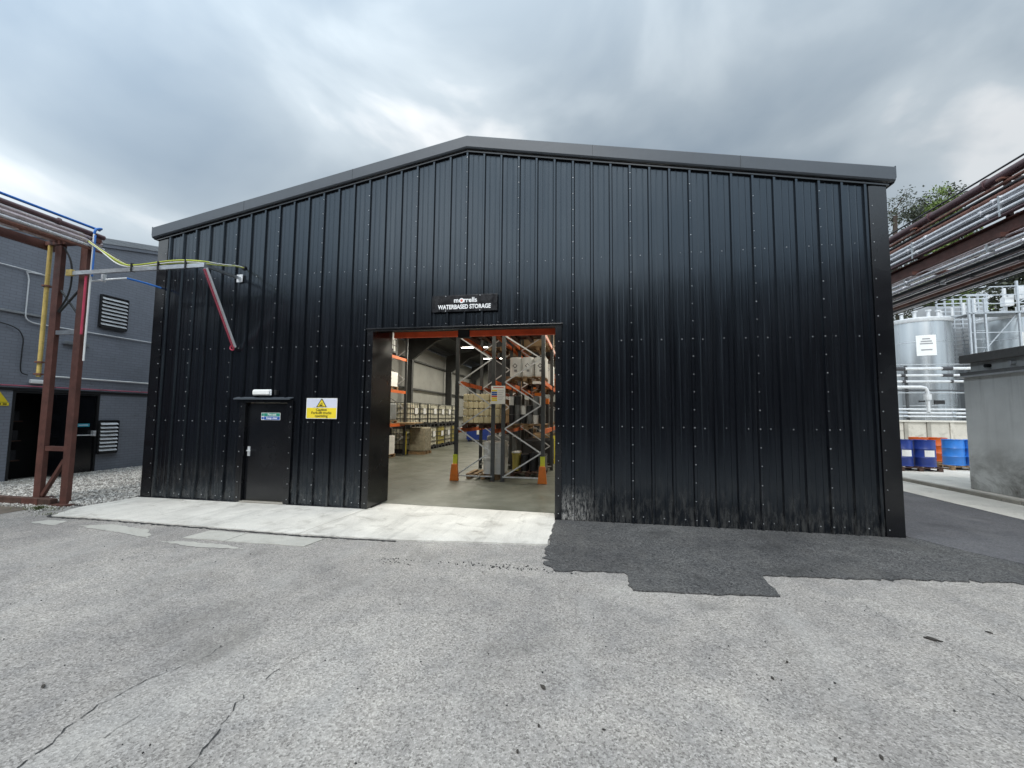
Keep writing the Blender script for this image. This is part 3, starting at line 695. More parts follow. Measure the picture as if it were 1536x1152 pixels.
# personnel door
fr = MB().box(PX0 - .0, PX0 + .05, -.044, .09, .03, PH).box(PX1 - .05, PX1, -.044, .09, .03, PH).box(PX0 + .05, PX1 - .05, -.044, .09, PH - .05, PH).build('door_frame', 'black_trim', shed, bevel=.004)
for q0, q1 in ((PX0 - .085, PX0 - .001), (PX1 + .001, PX1 + .085)): MB().box(q0, q1, -.046, 0, .03, PH).build('jamb_flashing', 'black_trim', shed, bevel=.003)
leaf = MB().box(PX0 + .056, PX1 - .056, .03, .075, .06, PH - .056).build('door_leaf', 'black_trim', shed, bevel=.004)
MB().box(PX0 + .10, PX0 + .155, .016, .03, .93, 1.12).build('lock_plate', 'galv_pale', leaf, bevel=.003)
MB().tube(bez([(PX0 + .128, .018, 1.04), (PX0 + .128, -.03, 1.04), (PX0 + .15, -.042, 1.04), (PX0 + .22, -.042, 1.04)]), .010).build('lever_handle', 'galv_pale', leaf, smooth=True)
MB().box(PX0 + .03, PX1 - .03, -.06, .03, .024, .05).build('door_sill', 'kerb_concrete', shed, bevel=.006)
MB().prism([(-.11, 2.085), (-.0, 2.115), (-.0, 2.095), (-.105, 2.07), (-.11, 2.06)], -4.78, -3.50, 'yz').build('door_canopy', 'verge_grey', shed)
# shed floor
sheet('shed_floor', [(-HW + .1, .16), (DX0, .16), (DX0, .505), (1.63, .39), (DX1, .3), (DX1, .16), (HW - .1, .16), (HW - .1, LEN - .1), (-HW + .1, LEN - .1)], .024, 'shed_floor', step=1e6, amp=0)

# ---- wall lamp, signs on the front
wl = thing('bulkhead_lamp', 'white rounded bulkhead lamp fixed above the black personnel door', 'lamp', (-4.17, -.04, 2.2))
MB().box(-4.38, -3.96, -.068, -.036, 2.145, 2.265).build('lamp_base', 'white_paint', wl, bevel=.03)
MB().box(-4.36, -3.98, -.105, -.069, 2.158, 2.252).build('diffuser', 'white_plastic', wl, bevel=.035)
MB().box(-3.885, -3.835, -.08, -.001, 2.16, 2.25).build('junction_box', 'black_matt', wl, bevel=.006)
ns = thing('name_sign', 'black name board with white lettering above the vehicle doorway', 'sign', (0, -.05, 3.87))
MB().box(-.63, .63, -.062, -.040, 3.715, 4.025).build('board', 'sign_black', ns, bevel=.003)
text('WATERBASED STORAGE', .112, 0, -.0645, 3.80, 'letter_white', ns, bold=.0035, sx=.82)
text('m', .125, -.155, -.0645, 3.925, 'letter_white', ns, bold=.003)
text('rrells', .125, .115, -.0645, 3.925, 'letter_white', ns, bold=.003)
mb = MB(); n = 20
for a, b, y in ((.048, .024, -.0645),):
    vs = [(-.052 + r * math.cos(2 * math.pi * i / n), y, 3.918 + r * math.sin(2 * math.pi * i / n)) for r in (a, b) for i in range(n)]
    mb.add(vs, [(i, (i + 1) % n, n + (i + 1) % n, n + i) for i in range(n)])
mb.build('letter_ring', 'letter_white', ns)
MB().cyl((-.052, -.0635, 3.918), (-.052, -.0655, 3.918), .022, n=16).build('letter_dot', 'sign_red', ns)
for x in (-.36, .30):
    for z in (4.01, 3.73): MB().cyl((x, -.062, z), (x, -.068, z), .009, n=8).build('fixing', 'screw_zinc', ns)
wsn = thing('warning_sign', 'yellow and white fork-lift warning sign between the personnel door and the vehicle doorway', 'sign', (-2.85, -.04, 1.9))
MB().box(-3.18, -2.52, -.042, -.036, 1.695, 2.095).build('board', 'paper_white', wsn)
MB().box(-3.168, -2.532, -.0435, -.0424, 1.705, 1.905).build('yellow_panel', 'sign_yellow', wsn)
MB().box(-3.168, -2.532, -.0435, -.0424, 1.915, 2.085).build('upper_panel', 'sign_lilac', wsn)
cx = -2.85
MB().prism([(cx - .115, 1.918), (cx + .115, 1.918), (cx + .012, 2.082), (cx - .012, 2.082)], -.0452, -.044).build('triangle_border', 'ink_black', wsn)
MB().prism([(cx - .088, 1.932), (cx + .088, 1.932), (cx + .004, 2.062), (cx - .004, 2.062)], -.0464, -.0455).build('triangle_panel', 'sign_yellow', wsn)
mb = MB(); Y0, Y1 = -.0474, -.0467
mb.prism([(cx - .045, 1.945), (cx + .012, 1.945), (cx + .012, 1.965), (cx - .045, 1.972)], Y0, Y1); mb.prism([(cx - .02, 1.972), (cx - .012, 1.972), (cx - .004, 2.012), (cx - .012, 2.012)], Y0, Y1)
mb.prism([(cx + .016, 1.942), (cx + .022, 1.942), (cx + .022, 2.01), (cx + .016, 2.01)], Y0, Y1); mb.prism([(cx + .022, 1.942), (cx + .055, 1.942), (cx + .055, 1.947), (cx + .022, 1.947)], Y0, Y1)
mb.cyl((cx - .032, Y1, 1.942), (cx - .032, Y0, 1.942), .007, n=10); mb.cyl((cx, Y1, 1.942), (cx, Y0, 1.942), .007, n=10); mb.cyl((cx - .006, Y1, 1.985), (cx - .006, Y0, 1.985), .009, n=10)
mb.build('truck_symbol', 'ink_black', wsn)
for tx, z in (('Caution', 1.868), ('Fork-lift trucks', 1.808), ('operating', 1.748)): text(tx, .072, cx, -.0445, z, 'ink_black', wsn, bold=.0012, depth=.0006)
es = thing('fire_exit_sign', 'small green and blue fire exit sign on the black personnel door', 'sign', (-4.0, .02, 1.72))
MB().box(-4.23, -3.80, .022, .0285, 1.655, 1.80).build('board', 'paper_white', es)
MB().box(-4.165, -3.808, .0195, .0215, 1.731, 1.793).build('green_panel', 'sign_green', es); MB().box(-4.165, -3.808, .0195, .0215, 1.662, 1.724).build('blue_panel', 'sign_blue', es)
MB().box(-4.222, -4.172, .0195, .0215, 1.735, 1.79).build('exit_symbol', 'sign_green', es); MB().cyl((-4.197, .0215, 1.693), (-4.197, .0195, 1.693), .026, n=16).build('round_symbol', 'sign_blue', es)
text('Fire exit', .058, -3.985, .0185, 1.762, 'letter_white', es, bold=.001, depth=.0005); text('Keep clear', .058, -3.985, .0185, 1.694, 'letter_white', es, bold=.001, depth=.0005)

# ================================================================== INSIDE THE SHED
FZ = .024
# batten lamps under the roof
def batten(x, y, z, label, power=135):
    t = thing('batten_lamp', label, 'lamp', (x, y, z), 'batten lamps hanging in the shed')
    MB().box(x - .75, x + .75, y - .05, y + .05, z, z + .06).build('housing', 'white_paint', t)
    MB().cyl((x - .72, y, z - .022), (x + .72, y, z - .022), .02, n=8).build('tube', 'tube_light', t)
    for q in (-.5, .5): MB().cyl((x + q, y, z + .06), (x + q, y, rake(x + q) - .1), .006, n=5).build('hanger', 'steel_dark', t)
    l = bpy.data.lights.new('tube_glow', 'AREA'); l.shape = 'RECTANGLE'; l.size = 1.4; l.size_y = .1; l.energy = power; l.color = (1, .95, .80)
    o = bpy.data.objects.new('tube_glow', l); COL.objects.link(o); o.parent = t; o.location = (0, 0, -.06)
for y in (5.2, 9.5, 13.8, 18.2, 22.6):
    batten(-3.6, y, 5.35, 'white batten lamp hanging under the roof over the side aisle')
    batten(3.6, y, 5.35, 'white batten lamp hanging under the roof beyond the pallet racks')

for x in (-.9, .9): batten(x, 2.05, 5.0, 'unseen fill batten added behind the shutter box to brighten the rack fronts', 26)  # added fill lamps, out of view, brightening the rack fronts near the doorway
UP_Y = (3.75, 6.45, 9.15, 11.85, 14.55)
LV = (1.42, 2.76, 4.10)
def rack(xa, xb, ys, label, prot=(True, True), lv=LV, top=5.2, x_upr=None):
    t = thing('pallet_rack', label, 'pallet rack', ((xa + xb) / 2, ys[0], FZ), 'orange and grey pallet racks')
    for k, y in enumerate(ys):
        for x in (xa, xb):
            u = MB().box(x - .05, x + .05, y - .035, y - .030, FZ, top).box(x - .05, x - .045, y - .03, y + .035, FZ, top).box(x + .045, x + .05, y - .03, y + .035, FZ, top).build('upright', 'rack_grey', t)
            MB().box(x - .07, x + .07, y - .07, y + .07, FZ, FZ + .008).build('foot_plate', 'rack_grey', u)
        zz = FZ + .15; side = 0; pts = []
        while zz < top - .1:
            pts.append(((xa + .05, xb - .05)[side], zz)); zz += .63; side ^= 1
        if k < 2:
            for (x0, z0), (x1, z1) in zip(pts, pts[1:]):
                MB().obox((x0, y - .045, z0), (x1, y - .045, z1), .018, .035).build('brace', 'galv_pale', t)
            MB().obox((xa, y - .045, FZ + .13), (xb, y - .045, FZ + .13), .018, .035).build('brace', 'galv_pale', t)
        else:
            mb = MB()
            for (x0, z0), (x1, z1) in zip(pts, pts[1:]): mb.obox((x0, y - .045, z0), (x1, y - .045, z1), .018, .035)
            mb.build('brace', 'galv_pale', t)
    for y0, y1 in zip(ys, ys[1:]):
        for z in lv:
            for x in (xa, xb):
                MB().box(x - .022, x + .022, y0 + .04, y1 - .04, z - .12, z).build('beam', 'orange_paint', t)
    y = ys[0]
    for x, p in ((xa, prot[0]), (xb, prot[1])):
        if not p: continue
        MB().prism([(x - .12, FZ), (x + .12, FZ), (x + .075, .47), (x - .075, .47)], y - .17, y - .06).build('post_protector', 'orange_plastic', t, bevel=.01)
        MB().box(x - .062, x + .062, y - .075, y - .052, .47, .72).build('post_wrap', 'lime_plastic', t)
    return t
rack(-1.31, -.28, UP_Y, 'pallet rack run carrying the cream jerrycan load', (True, False))
rack(0.0, 1.08, UP_Y, 'pallet rack run carrying white drums marked with diamonds', (False, True))
rack(-6.6, -5.62, (4.4, 7.15, 9.9), 'pallet rack run standing against the side wall beside the tote stack', (False, False), (1.40, 2.80, 4.22))
gp = thing('guard_post', 'yellow guard post at the end of the wall rack', 'post', (-5.64, 10.06, FZ)); MB().lathe((-5.64, 10.06, FZ), [(.055, 0), (.055, .98), (.04, 1.02), (.0, 1.03)], 12).build('tube', 'yellow_plastic', gp, smooth=True); MB().box(-5.74, -5.54, 9.96, 10.16, FZ, FZ + .012).build('base_plate', 'rack_grey', gp)
gp2 = thing('guard_post', 'yellow guard post behind the rack with the white drums', 'post', (1.0, 8.35, FZ)); MB().lathe((1.0, 8.35, FZ), [(.07, 0), (.07, .98), (.05, 1.02), (.0, 1.03)], 12).build('tube', 'yellow_plastic', gp2, smooth=True); MB().box(.88, 1.12, 8.23, 8.47, FZ, FZ + .012).build('base_plate', 'rack_grey', gp2)
# rack load notice
rn = thing('rack_notice', 'white load notice with coloured bars tied across two rack uprights', 'sign', (-.13, 3.66, 2.34))
MB().box(-.325, .065, 3.655, 3.662, 2.10, 2.59).build('board', 'paper_white', rn)
for i, m in enumerate(('sign_yellow', 'sign_blue', 'sign_blue', 'sign_red', 'sign_yellow', 'sign_yellow')): MB().box(-.31, -.155, 3.652, 3.654, 2.44 - i * .052, 2.48 - i * .052).build('colour_bar', m, rn)
MB().box(-.27, .02, 3.652, 3.654, 2.535, 2.555).build('print_line', 'sign_red', rn)
for i in range(6): MB().box(-.13, .045 - .03 * (i % 3), 3.652, 3.654, 2.45 - i * .048, 2.458 - i * .048).build('print_line', 'ink_grey', rn)

# pallets
def make_pallet(label, x, y, z, mat='wood', w=1.0, d=1.2, group='timber pallets'):
    t = thing('pallet', label, 'pallet', (x, y, z), group)
    for i in range(5):
        xx = x - w / 2 + .05 + i * (w - .1) / 4
        MB().box(xx - .05, xx + .05, y - d / 2, y + d / 2, z + .122, z + .144).build('deck_board', mat, t)
    for i in range(3):
        yy = y - d / 2 + .07 + i * (d - .14) / 2
        MB().box(x - w / 2, x + w / 2, yy - .05, yy + .05, z + .1, z + .1218).build('stringer_board', mat, t)
        for q in (-1, 0, 1): MB().box(x + q * (w / 2 - .07) - .06, x + q * (w / 2 - .07) + .06, yy - .05, yy + .05, z + .02, z + .0998).build('block', mat, t)
    for q in (-1, 0, 1): MB().box(x + q * (w / 2 - .07) - .05, x + q * (w / 2 - .07) + .05, y - d / 2, y + d / 2, z, z + .0198).build('base_board', mat, t)
    return t
# jerrycans on the first beam level
make_pallet('dark timber pallet on the rack under the cream jerrycans', -.72, 4.72, LV[0], 'dark_wood', 1.12, 1.2)
def jerry(x, y, z):
    t = thing('jerrycan', 'cream plastic jerrycan in the stacked load on the rack', 'jerrycan', (x, y, z), 'cream jerrycans stacked on the rack')
    MB().box(x - .073, x + .073, y - .10, y + .10, z, z + .185).build('body', 'cream_plastic', t, bevel=.016)
    MB().cyl((x, y - .06, z + .18), (x, y - .06, z + .208), .022, n=8).build('cap', 'white_plastic', t)
    MB().box(x - .012, x + .012, y - .03, y + .08, z + .184, z + .204).build('grip', 'cream_plastic', t)
    return t
ORD = ('first', 'second', 'third', 'fourth', 'fifth', 'sixth', 'seventh')
LAY = ('bottom', 'second', 'third', 'top')
j0 = jerry(-.72 - 3 * .154, 4.26, LV[0] + .146)
j0['label'] = 'cream jerrycan, bottom layer, seventh from the load notice, row facing the doorway'
for k in range(4):
    for i in range(7):
        for r_ in range(2):
            if k == 0 and i == 0 and r_ == 0: continue
            if k == 3 and r_ == 1 and i > 4: continue
            dup(j0, (-.72 + (i - 3) * .154 + rng.normal() * .002, 4.26 + r_ * .21, LV[0] + .146 + k * .212), label=f'cream jerrycan, {LAY[k]} layer, {ORD[6 - i]} from the load notice, row {"behind the front" if r_ else "facing the doorway"}')
# white pails below
make_pallet('pallet on the floor under the white pails at the rack end', -.62, 4.5, FZ, 'wood', .95, 1.0)
def pail(x, y, z, label, group, r=.145, h=.40, mat='white_plastic', lid='white_plastic', band=None):
    t = thing('pail', label, 'pail', (x, y, z), group)
    MB().lathe((x, y, z), [(r * .88, 0), (r * .97, h * .86), (r * 1.05, h * .87), (r * 1.05, h * .93), (r, h * .94)], 16).build('body', mat, t, smooth=True)
    MB().lathe((x, y, z), [(r * 1.06, h * .94), (r * 1.07, h * .985), (r * .9, h), (r * .85, h * .975)], 16).build('lid', lid, t, smooth=True)
    if band: MB().lathe((x, y, z), [(r * .925, h * .28), (r * .962, h * .72)], 16).build('label_band', band, t, smooth=True)
    return t
p0 = pail(-.50, 4.15, FZ + .146, 'white pail, lower tier, first row from the doorway, orange protector side of the pallet', 'white pails on the floor pallet', h=.44, band='paper_white')
for k in range(2):
    for i, j in ((0, 0), (1, 0), (0, 1), (1, 1), (0, 2), (1, 2)):
        if k or i or j: dup(p0, (-.50 + i * .31, 4.15 + j * .31, FZ + .146 + k * .442), label=f'white pail, {"upper" if k else "lower"} tier, {ORD[j]} row from the doorway, {"white drum" if i else "orange protector"} side of the pallet')
# white drums on the second level, printed with diamonds
def keg(x, y, z):
    t = thing('white_drum', 'white drum printed with a black diamond on the rack', 'drum', (x, y, z), 'white drums on the rack')
    MB().lathe((x, y, z), [(.165, 0), (.17, .02), (.172, .5), (.178, .52), (.178, .55), (.165, .56), (.16, .545)], 20).build('body', 'white_plastic', t, smooth=True)
    MB().obox((x - .0, y - .176, z + .31), (x - .0, y - .178, z + .31), .10, .10, upv=(1, 0, 1)).build('diamond', 'ink_black', t)
    MB().obox((x - .0, y - .1785, z + .31), (x - .0, y - .1795, z + .31), .07, .07, upv=(1, 0, 1)).build('diamond_face', 'paper_white', t)
    MB().box(x - .02, x + .06, y - .177, y - .174, z + .14, z + .20).build('print_block', 'ink_grey', t)
    return t
make_pallet('pallet on the upper beams under the white drums', .50, 4.9, LV[1], 'wood', 1.1, 1.2)
k0 = keg(.20, 4.55, LV[1] + .146); k0['label'] = 'white diamond-marked drum on the rack, first from the load notice, row facing the doorway'
for i, (x, y) in enumerate(((.56, 4.55), (.92, 4.58), (.2, 4.93), (.56, 4.93), (.92, 4.93))): dup(k0, (x, y, LV[1] + .146), label=f'white diamond-marked drum on the rack, {("second", "third", "first", "second", "third")[i]} from the load notice, {"row facing the doorway" if i < 2 else "back row"}')
# mixed stock on the remaining levels
def stock(x, y, z, w, d, h, mat, label, wrapped=False, cat='load'):
    t = thing('wrapped_load' if wrapped else 'stacked_cartons', label, cat, (x, y, z), 'loads on the racks')
    if wrapped:
        bm = MB().box(x - w / 2, x + w / 2, y - d / 2, y + d / 2, z, z + h).build('wrapping', mat, t, bevel=.05)
    else:
        nx, nz = max(2, int(w / .26)), max(2, int(h / .24))
        for i in range(nx):
            for k in range(nz):
                if k == nz - 1 and rng.random() < .35: continue
                a = x - w / 2 + i * w / nx; b = z + k * h / nz; j = rng.uniform(0, .03)
                MB().box(a + .006, a + w / nx - .006, y - d / 2 + j, y + d / 2, b + .001, b + h / nz - .003).build('carton', mat, t)
    return t
words = {'dark_stock': 'black', 'grey_stock': 'grey', 'carton': 'brown', 'wrap': 'cloudy', 'white_plastic': 'white', 'orange_plastic': 'orange', 'red_paint': 'red', 'yellow_plastic': 'yellow', 'bright_blue': 'blue'}
levels = [FZ] + list(LV)
fill = [  # rack x, bay, level, material, wrapped, height
    (.52, 0, 3, 'dark_stock', False, .55), (-.78, 0, 3, 'grey_stock', True, .6),
    (.52, 1, 0, 'dark_stock', True, .8), (-.78, 1, 0, 'grey_stock', True, .9), (.52, 1, 1, 'grey_stock', False, .75), (-.78, 1, 1, 'carton', False, .8),
    (.52, 1, 2, 'white_plastic', False, .7), (-.78, 1, 2, 'dark_stock', True, .9), (.52, 1, 3, 'carton', False, .7), (-.78, 1, 3, 'dark_stock', False, .5),
    (.52, 2, 0, 'carton', True, .9), (-.78, 2, 0, 'dark_stock', True, 1.0), (.52, 2, 1, 'dark_stock', False, .8), (-.78, 2, 1, 'grey_stock', True, .9), (.52, 2, 2, 'orange_plastic', False, .6), (-.78, 2, 2, 'carton', False, .8), (.52, 2, 3, 'dark_stock', True, .8), (-.78, 2, 3, 'carton', True, .7),
    (.52, 3, 0, 'grey_stock', True, .9), (-.78, 3, 0, 'carton', True, 1.0), (.52, 3, 1, 'carton', False, .8), (-.78, 3, 1, 'dark_stock', True, .9), (.52, 3, 2, 'dark_stock', False, .6), (-.78, 3, 2, 'grey_stock', True, .8)]
lvname = ('floor level', 'first beam level', 'second beam level', 'top beam level')
bayname = ('first', 'second', 'third', 'fourth')
for x, b, l, m, wr, h in fill:
    y = UP_Y[b] + 1.3; z = levels[l]
    make_pallet(f'pallet on the {lvname[l]} in the {bayname[b]} bay of the {"jerrycan" if x < 0 else "white drum"} rack', x, y, z, 'dark_wood' if (b + l) % 2 else 'wood', 1.0, 1.2)
    stock(x, y, z + .146, 1.0, 1.15, h, m, f'{words[m]} {"wrapped load" if wr else "carton stack"} on the {lvname[l]} in the {bayname[b]} bay, {"jerrycan" if x < 0 else "white drum"} rack', wr)
# open stock in the first bay right: carboys, pails, cans
make_pallet('pallet on the floor under the yellowish carboys', .52, 5.3, FZ, 'dark_wood')
mats = ('dark_stock', 'grey_stock', 'dark_stock', 'grey_stock', 'white_plastic')
for i in range(4):
    for j in range(2):
        m = ('yellow_fill', 'dark_stock', 'dark_stock', 'grey_stock')[i]
        pail(.15 + i * .26, 5.0 + j * .3, FZ + .146, {'yellow_fill': 'yellowish carboy on the floor pallet in the white drum rack', 'dark_stock': 'black pail on the floor pallet in the white drum rack', 'grey_stock': 'grey pail on the floor pallet in the white drum rack'}[m], 'pails on the floor pallet', r=.12, h=.55 - .06 * (i % 2), mat=m, lid='dark_stock' if i else 'white_plastic')
make_pallet('pallet on the first beams under rows of small tins', .55, 4.75, LV[0], 'wood', 1.05, 1.2)
ti = {}
for i in range(6):
    for j in range(2):
        for k in range(3 if i not in (2, 3) else 2):
            m = mats[(i + 2 * k + j) % 5]; nm = words[m]
            loc = (.12 + i * .175, 4.35 + j * .2, LV[0] + .146 + k * .262)
            lb__ = f'{nm} tin on the first beams, {ORD[i]} from the load notice, {LAY[k]} layer, {"back" if j else "doorway"} row'
            if m in ti: dup(ti[m], loc, label=lb__)
            else: ti[m] = pail(*loc, lb__, 'tins on the first beams', r=.078, h=.26, mat=m, lid='grey_stock')
oc = stock(.80, 6.05, LV[0] + .146 + .60, .46, .3, .36, 'orange_plastic', 'bright orange crates behind the outer upright of the white drum rack', False, 'crate'); oc.name = 'orange_crates'
MB().box(.57, 1.03, 5.9, 6.2, LV[0], LV[0] + .745).build('crate_base', 'dark_stock', oc)
# IBC totes
def ibc(x, y, z, fill, label):
    t = thing('ibc_tote', label, 'tote', (x, y, z), 'caged totes stacked along the side wall')
    w, d, h = .98, 1.14, 1.16
    for q in (-1, 0, 1): MB().box(x - w / 2, x + w / 2, y + q * (d / 2 - .06) - .06, y + q * (d / 2 - .06) + .06, z, z + .11).build('skid', 'dark_stock', t)
    MB().box(x - w / 2, x + w / 2, y - d / 2, y + d / 2, z + .111, z + .145).build('tray', 'dark_stock', t)
    MB().box(x - w / 2 + .03, x + w / 2 - .03, y - d / 2 + .03, y + d / 2 - .03, z + .146, z + h - .03).build('bottle', fill, t, bevel=.07)
    MB().cyl((x, y, z + h - .03), (x, y, z + h + .0), .09, n=12).build('cap', 'dark_stock', t)
    mb = MB(); rr = .013
    X0, X1, Y0, Y1 = x - w / 2 + .012, x + w / 2 - .012, y - d / 2 + .012, y + d / 2 - .012
    for i in range(5):
        zz = z + .17 + i * (h - .2) / 4
        mb.box(X0 - rr, X1 + rr, Y0 - rr, Y0 + rr, zz - rr, zz + rr).box(X0 - rr, X1 + rr, Y1 - rr, Y1 + rr, zz - rr, zz + rr).box(X0 - rr, X0 + rr, Y0 + rr, Y1 - rr, zz - rr, zz + rr).box(X1 - rr, X1 + rr, Y0 + rr, Y1 - rr, zz - rr, zz + rr)
    q = rr * .8
    for i in range(7):
        a = X0 + (X1 - X0) * i / 6; b = Y0 + (Y1 - Y0) * i / 6
        mb.box(a - q, a + q, Y0 - rr - .004, Y0 - rr + .012, z + .145, z + h).box(a - q, a + q, Y1 + rr - .012, Y1 + rr + .004, z + .145, z + h)
        mb.box(X1 + rr - .012, X1 + rr + .004, b - q, b + q, z + .145, z + h).box(X0 - rr - .004, X0 - rr + .012, b - q, b + q, z + .145, z + h)
    mb.build('cage', 'rack_grey', t)
    MB().box(X1 + rr + .005, X1 + rr + .012, y - .12, y + .22, z + .62, z + .9).build('data_plate', 'white_paint', t)
    MB().cyl((X1, y, z + .2), (X1 + .1, y, z + .2), .04, n=10).build('valve', 'dark_stock', t)
    return t
ia = ibc(-6.12, 11.1, FZ + 1.165, 'natural_plastic', 'caged white tote in the upper row along the side wall')
ib = ibc(-6.12, 12.3, FZ, 'yellow_fill', 'caged tote with yellow contents in the lower row along the side wall')
ic = ibc(-6.12, 13.5, FZ, 'natural_plastic', 'caged white tote in the lower row along the side wall')
ia['label'] = 'caged white tote in the upper row, first from the wall rack'
for k, y in enumerate((12.3, 13.5, 14.7, 15.9, 17.1)): dup(ia, (-6.12 + rng.normal() * .03, y, FZ + 1.165), label=f'caged white tote in the upper row, {ORD[k + 1]} from the wall rack')
LT = 'caged {} tote in the lower row, {} from the wall rack'
ib['label'] = LT.format('yellow-filled', 'second'); ic['label'] = LT.format('white', 'third')
dup(ib, (-6.10, 14.7, FZ), label=LT.format('yellow-filled', 'fourth')); dup(ib, (-6.12, 17.1, FZ), label=LT.format('yellow-filled', 'sixth')); dup(ic, (-6.14, 15.9, FZ), label=LT.format('white', 'fifth')); dup(ic, (-6.12, 11.1, FZ), label=LT.format('white', 'first'))
# rack against the wall: loads
it = ibc(-6.1, 8.4, 4.22, 'white_plastic', 'caged white tote on top of the wall rack')
for (y, z, m, h, wr) in ((8.5, FZ, 'white_plastic', .75, False), (8.6, 2.80, 'white_plastic', .6, False), (8.6, 1.40, 'grey_stock', .7, True), (5.8, 1.40, 'carton', .8, False), (5.8, FZ, 'grey_stock', .9, True), (5.8, 2.8, 'dark_stock', .8, True)):
    ln = {FZ: 'floor level', 1.40: 'first beams', 2.80: 'second beams'}[z]; by = 'near the totes' if y > 7 else 'away from the totes'
    make_pallet(f'pallet on the {ln} of the wall rack {by}', -6.1, y, z, 'wood', .95, 1.2)
    stock(-6.1, y, z + .146, .9, 1.1, h, m, f'{words[m]} {"wrapped load" if wr else "carton stack"} on the {ln} of the wall rack {by}', wr)
bd = thing('timber_board', 'tan timber board laid out flat from the wall rack', 'board', (-5.4, 9.5, 1.40)); MB().box(-5.9, -4.95, 9.35, 10.35, 1.405, 1.44).build('board_face', 'carton', bd)
MB().box(-5.9, -4.95, 9.35, 9.40, 1.36, 1.404).build('batten', 'wood', bd)
bxw = thing('wrapped_bale', 'cloudy wrapped bale on a pallet in front of the totes', 'bale', (-5.15, 10.75, FZ)); MB().box(-5.58, -4.85, 10.3, 11.15, FZ + .13, 1.22).build('wrapping', 'wrap', bxw, bevel=.06)
for q in (-.35, 0, .35): MB().box(-5.6, -4.83, 10.72 + q - .06, 10.72 + q + .06, FZ, FZ + .128).build('bearer', 'wood', bxw)
# blue stillage and far stock
bs = thing('blue_stillage', 'blue steel bin with white label at the far end of the aisle', 'bin', (-5.0, 20.2, FZ))
for a in ((-5.7, -4.2, 19.8, 19.84, .15, .95), (-5.7, -4.2, 20.76, 20.8, .15, .95), (-5.7, -5.66, 19.841, 20.759, .15, .95), (-4.24, -4.2, 19.841, 20.759, .15, .95)): MB().box(*a).build('side_panel', 'blue_drum', bs)
MB().box(-5.65, -4.25, 19.85, 20.75, .151, .2).build('bin_floor', 'blue_drum', bs); MB().box(-5.0, -4.65, 19.79, 19.798, .5, .9).build('bin_label', 'paper_white', bs)
for q in (-5.65, -4.3): MB().box(q, q + .08, 19.9, 20.7, FZ, .149).build('foot', 'blue_drum', bs)
# rack against the right-hand wall
rack(3.6, 4.6, (3.75, 6.45, 9.15), 'pallet rack run beyond the white drum rack', (False, False))
for b in (0, 1):
    for l in (0, 1, 2):
        m = ('grey_stock', 'dark_stock', 'carton')[(b + l) % 3]
        make_pallet(f'pallet on the {lvname[l]} in the {bayname[b]} bay of the far rack', 4.1, UP_Y[b] + 1.3, levels[l], 'wood')
        stock(4.1, UP_Y[b] + 1.3, levels[l] + .146, .95, 1.1, .8, m, f'{words[m]} load on the {lvname[l]} in the {bayname[b]} bay of the far rack', True)

# ================================================================== SLATE BRICK BUILDING (left)
LX = -11.3; zr_ = lambda y: 6.09 + .235 * y if y < 8 else 6.09 + .235 * 8 - .235 * (y - 8)
lb = thing('brick_building', 'slate grey painted brick building with louvres and a double door', 'building', (-14, 3, 0))
mb = MB()
OY0, OY1, OZ = .34, 2.18, 2.27
for y0, y1, z0 in ((-9, OY0, 0), (OY0, OY1, OZ), (OY1, 8, 0), (8, 18, 0)):
    mb.prism([(y0, z0), (y1, z0), (y1, zr_(y1)), (y0, zr_(y0))], LX - .3, LX, 'yz')
mb.build('wall', 'slate_brick', lb)
MB().box(-22, LX - .3, -9, -8.7, 0, zr_(-9)).build('end_wall', 'slate_brick', lb)
MB().box(-22, LX - .3, 17.7, 18, 0, zr_(18)).build('end_wall', 'slate_brick', lb)
for y0, y1 in ((-9.1, 8), (8, 18.1)):
    MB().prism([(y0, zr_(y0)), (y1, zr_(y1)), (y1, zr_(y1) + .16), (y0, zr_(y0) + .16)], LX - 11, LX + .07, 'yz').build('roof_slope', 'slate_top', lb)
    MB().prism([(y0, zr_(y0) - .10), (y1, zr_(y1) - .10), (y1, zr_(y1) - .005), (y0, zr_(y0) - .005)], LX, LX + .05, 'yz').build('barge_board', 'slate_brick', lb)
# door recess and leaves
MB().box(LX - 1.4, LX - 1.35, OY0 - .4, OY1 + .2, 0, 2.6).box(LX - 1.35, LX - .3, OY0 - .4, OY0 - .35, 0, 2.6).box(LX - 1.35, LX - .3, OY1 + .15, OY1 + .2, 0, 2.6).box(LX - 1.35, LX - .3, OY0 - .35, OY1 + .15, 2.5, 2.6).build('door_recess', 'black_matt', lb)
MB().box(LX - .10, LX + .01, OY0, OY0 + .05, .1, OZ).box(LX - .10, LX + .01, OY1 - .05, OY1, .1, OZ).box(LX - .1, LX + .01, OY0 + .05, OY1 - .05, OZ - .05, OZ).build('door_frame', 'black_matt', lb)
dl = MB().box(LX - .08, LX - .03, 1.16, OY1 - .055, .13, OZ - .055).build('door_leaf', 'black_trim', lb, bevel=.004)
MB().cyl((LX + .05, 1.33, 1.15), (LX + .05, 2.08, 1.13), .014, n=8).build('push_bar', 'galv_pale', dl)
for y in (1.30, 2.04): MB().box(LX - .03, LX + .07, y, y + .07, 1.10, 1.25).build('bar_end', 'galv_pale', dl, bevel=.01)
MB().box(LX - .08, LX + .62, 1.085, 1.14, .14, OZ - .06).build('door_leaf', 'black_trim', lb, bevel=.004)
MB().box(LX + .60, LX + .623, 1.078, 1.092, .14, OZ - .06).build('leaf_edge', 'galv_pale', lb)
MB().box(LX - .2, LX + .9, OY0 - .2, OY1 + .1, .05, .12).build('door_step', 'kerb_concrete', lb, bevel=.01)
